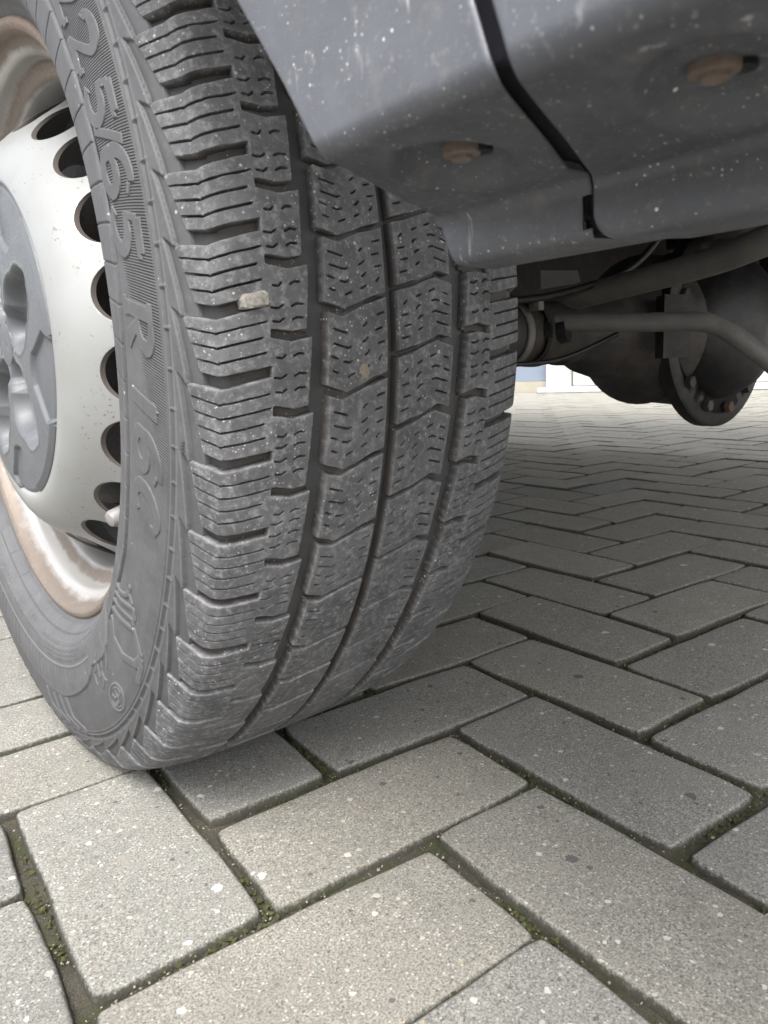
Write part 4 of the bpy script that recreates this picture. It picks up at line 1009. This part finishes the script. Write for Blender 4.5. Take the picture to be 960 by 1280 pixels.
# cone of the axle casting between tube and differential
b = MB(); b.lathe([(.50, .0375), (.57, .040), (.60, .042), (.62, .056), (.66, .066), (.70, .076), (.735, .098), (.75, .108)], 40, 'X', (0, -.005, H)); b.build('casting', M_UNDER, dif)
b = MB(); b.lathe([(.498, .038), (.50, .0425), (.515, .043), (.52, .040), (.556, .040), (.56, .043), (.575, .0435), (.578, .039)], 40, 'X', (0, -.005, H)); b.build('collar', M_UNDER, dif)
# thick link rod running rearwards under the floor
b = MB(); b.tube(smooth_pts([ray_pt(560, 412, 1.16), ray_pt(645, 393, 1.04), ray_pt(760, 362, .92), ray_pt(880, 330, .80), ray_pt(960, 300, .72), ray_pt(1060, 262, .66)]), .0148, 24); b.build('link_rod', M_ARM, van)
# stabiliser bar with its bend, and its bush
b = MB(); b.tube(smooth_pts([ray_pt(600, 405, .98), ray_pt(700, 403, .93), ray_pt(800, 403, .89), ray_pt(872, 402, .86), ray_pt(900, 409, .85), ray_pt(925, 424, .84), ray_pt(975, 462, .83), ray_pt(1040, 520, .82)]), .0112, 20); bar = b.build('stabiliser_bar', M_ARM, van)
c0 = ray_pt(672, 417, .95); c1 = ray_pt(712, 410, .93); d = (c1 - c0)
b = MB(); b.tube([c0 - d * .9, c0 - d * .4], .021, 24); b.tube([c0 - d * .2, c0 + d * .15], .024, 28); b.tube([c0 + d * .35, c0 + d * .6], .022, 28); b.tube([c0 + d * .6, c0 + d * .95], .0175, 24); b.build('rubber_bush', M_BLACK, bar)
# brake hose and cable clipped along the axle
b = MB(); b.tube(smooth_pts([(.16, -.04, .40), (.22, -.055, .385), (.30, -.045, .378), (.42, -.05, .372), (.52, -.06, .384), (.60, -.09, .41), (.66, -.10, .47), (.70, -.06, .56)]), .0045, 12); b.tube(smooth_pts([(.17, -.05, .31), (.26, -.055, .302), (.38, -.052, .300), (.50, -.056, .302), (.58, -.085, .33)]), .003, 10); b.build('brake_hose', M_BLACK, van)
for x in (.245, .36, .47):
    b = MB(); b.lathe([(x - .006, .0385), (x - .005, .0405), (x + .005, .0405), (x + .006, .0385)], 28, 'X', (0, 0, H)); b.box((x, -.046, H + .03), (.010, .016, .012), bevel=.001); b.build('clip', M_ARM, axle)
# brackets
def plate(name, corners, z, t, m):
    P = [ray_pt(x, y, z) for x, y in corners]; bm = bmesh.new(); A = [bm.verts.new(p) for p in P]; f = bm.faces.new(A)
    r = bmesh.ops.extrude_face_region(bm, geom=[f]); bmesh.ops.translate(bm, verts=[v for v in r['geom'] if isinstance(v, bmesh.types.BMVert)], vec=Vector((RZ.x, RZ.y, 0)).normalized() * t)
    q = MB(); q.bm.free(); q.bm = bm; return q.build(name, m, van, smooth=False)
plate('bracket', [(831, 368), (867, 368), (862, 446), (829, 448)], .97, .03, M_UNDER)
plate('bracket', [(676, 338), (722, 338), (726, 352), (700, 356), (676, 360)], 1.06, .03, M_ARM)
plate('bracket', [(700, 420), (742, 418), (748, 446), (735, 458), (704, 452)], 1.06, .02, M_RUSTY)
# spring seat above the differential
b = MB(); b.lathe([(.0, .055), (.012, .060), (.02, .055), (.05, .045), (.16, .045)], 36, 'Z', tuple(ray_pt(935, 300, .98))); b.build('spring_seat', M_UNDER, van)
# tank, far skirt and floor members added to hide bright sky under the van
b = MB(); b.box((1.0, .75, .46), (1.1, .62, .22), bevel=.03); b.build('tank_blocker', M_BLACK, van)
b = MB(); b.box((1.93, 1.8, .49), (.05, 2.6, .26), bevel=.01); b.build('side_skirt', M_SKIRT, van)
b = MB(); b.box((1.80, .06, .50), (.26, 1.05, .30), bevel=.02); b.build('wheel_housing', M_BLACK, van)  # plain box added to hide the sky beyond the far wheel arch
b = MB(); b.box((.27, .30, .50), (.07, .9, .07), bevel=.01); b.box((.27, -.1, .47), (.06, .5, .03), bevel=.006); b.box((.8, .33, .50), (1.1, .05, .16), bevel=.01); b.tube([(.27, 0, .38), (.27, 0, .5)], .04, 20); b.box((.27, 0, .395), (.09, .16, .03), bevel=.004); b.build('chassis_member', M_UNDER, van)
b = MB(); b.tube([(.95, 0, H), (1.5, 0, H)], .043, 24); b.build('axle_tube', M_UNDER, van)

# ------------------------------------------------------------------ building across the yard
def gp(px, py):
    v = RX * ((px - 480) / 933.5) + RY * ((py - 640) / 933.5) + RZ; k = -CAM.z / v.z; return CAM + v * k
A_, B_ = gp(642, 491), gp(765, 489); wd = (B_ - A_); wd.z = 0; wd.normalize(); nrm = Vector((-wd.y, wd.x, 0)); 
if nrm.dot(CAM - A_) < 0: nrm = -nrm
Mw = Matrix((wd, -nrm, Vector((0, 0, 1)))).transposed().to_4x4()
def at(a, d, z): return A_ + wd * a + nrm * d + Vector((0, 0, z))
bld = empty('building', tuple(at(0, 0, 0)))
tag(bld, 'white building across the yard with a blue grey door panel and pale plinth', 'building')
inv = Matrix.Translation(-bld.location)
def bpart(name, m, a0, a1, d0, d1, z0, z1, bev=0):
    b = MB(); b.box(at((a0 + a1) / 2, (d0 + d1) / 2, (z0 + z1) / 2), (a1 - a0, abs(d1 - d0), z1 - z0), Mw, bev); o = b.build(name, m, bld, smooth=False); o.matrix_parent_inverse = inv; return o
# width along the wall of the photo's marks
def along(px, py=480):
    v = RX * ((px - 480) / 933.5) + RY * ((py - 640) / 933.5) + RZ; den = v.dot(nrm); k = (A_ - CAM).dot(nrm) / den; p = CAM + v * k; return (p - A_).dot(wd), p.z
a_l, a_m, a_r = along(600)[0], along(686)[0], along(765)[0]
zc, zb = along(660, 477)[1], along(660, 454)[1]
bpart('wall', M_WHITEW, a_l - 9, a_l, -.3, 0, 0, 4.2); bpart('wall', M_WHITEW, a_m + .04, a_r + 12, -.3, -.10, 0, 4.2)
bpart('wall', M_WHITEW, a_l, a_m + .04, -.3, 0, 2.3, 4.2)
bpart('plinth', M_CREAM, a_l + .002, a_m, -.29, .012, .0, max(zc, .05))
bpart('door', M_BLUE, a_l + .003, a_m - .003, -.12, -.03, max(zc, .05) + .003, 2.298)
bpart('doorpost', M_WHITEW, a_m + .006, along(712)[0], -.28, .06, .0, 2.4, .01)
bpart('panel', M_WHITEW, along(716)[0], a_r + 1.6, -.14, .0, .05, 2.35, .01)
bpart('doorstep', M_WHITEW, a_m - .02, a_r + 1.9, -.05, .16, .002, .045, .006)
bpart('roof', M_ROOF, a_l - 9.2, a_r + 12.2, -6, .3, 4.2, 4.4)
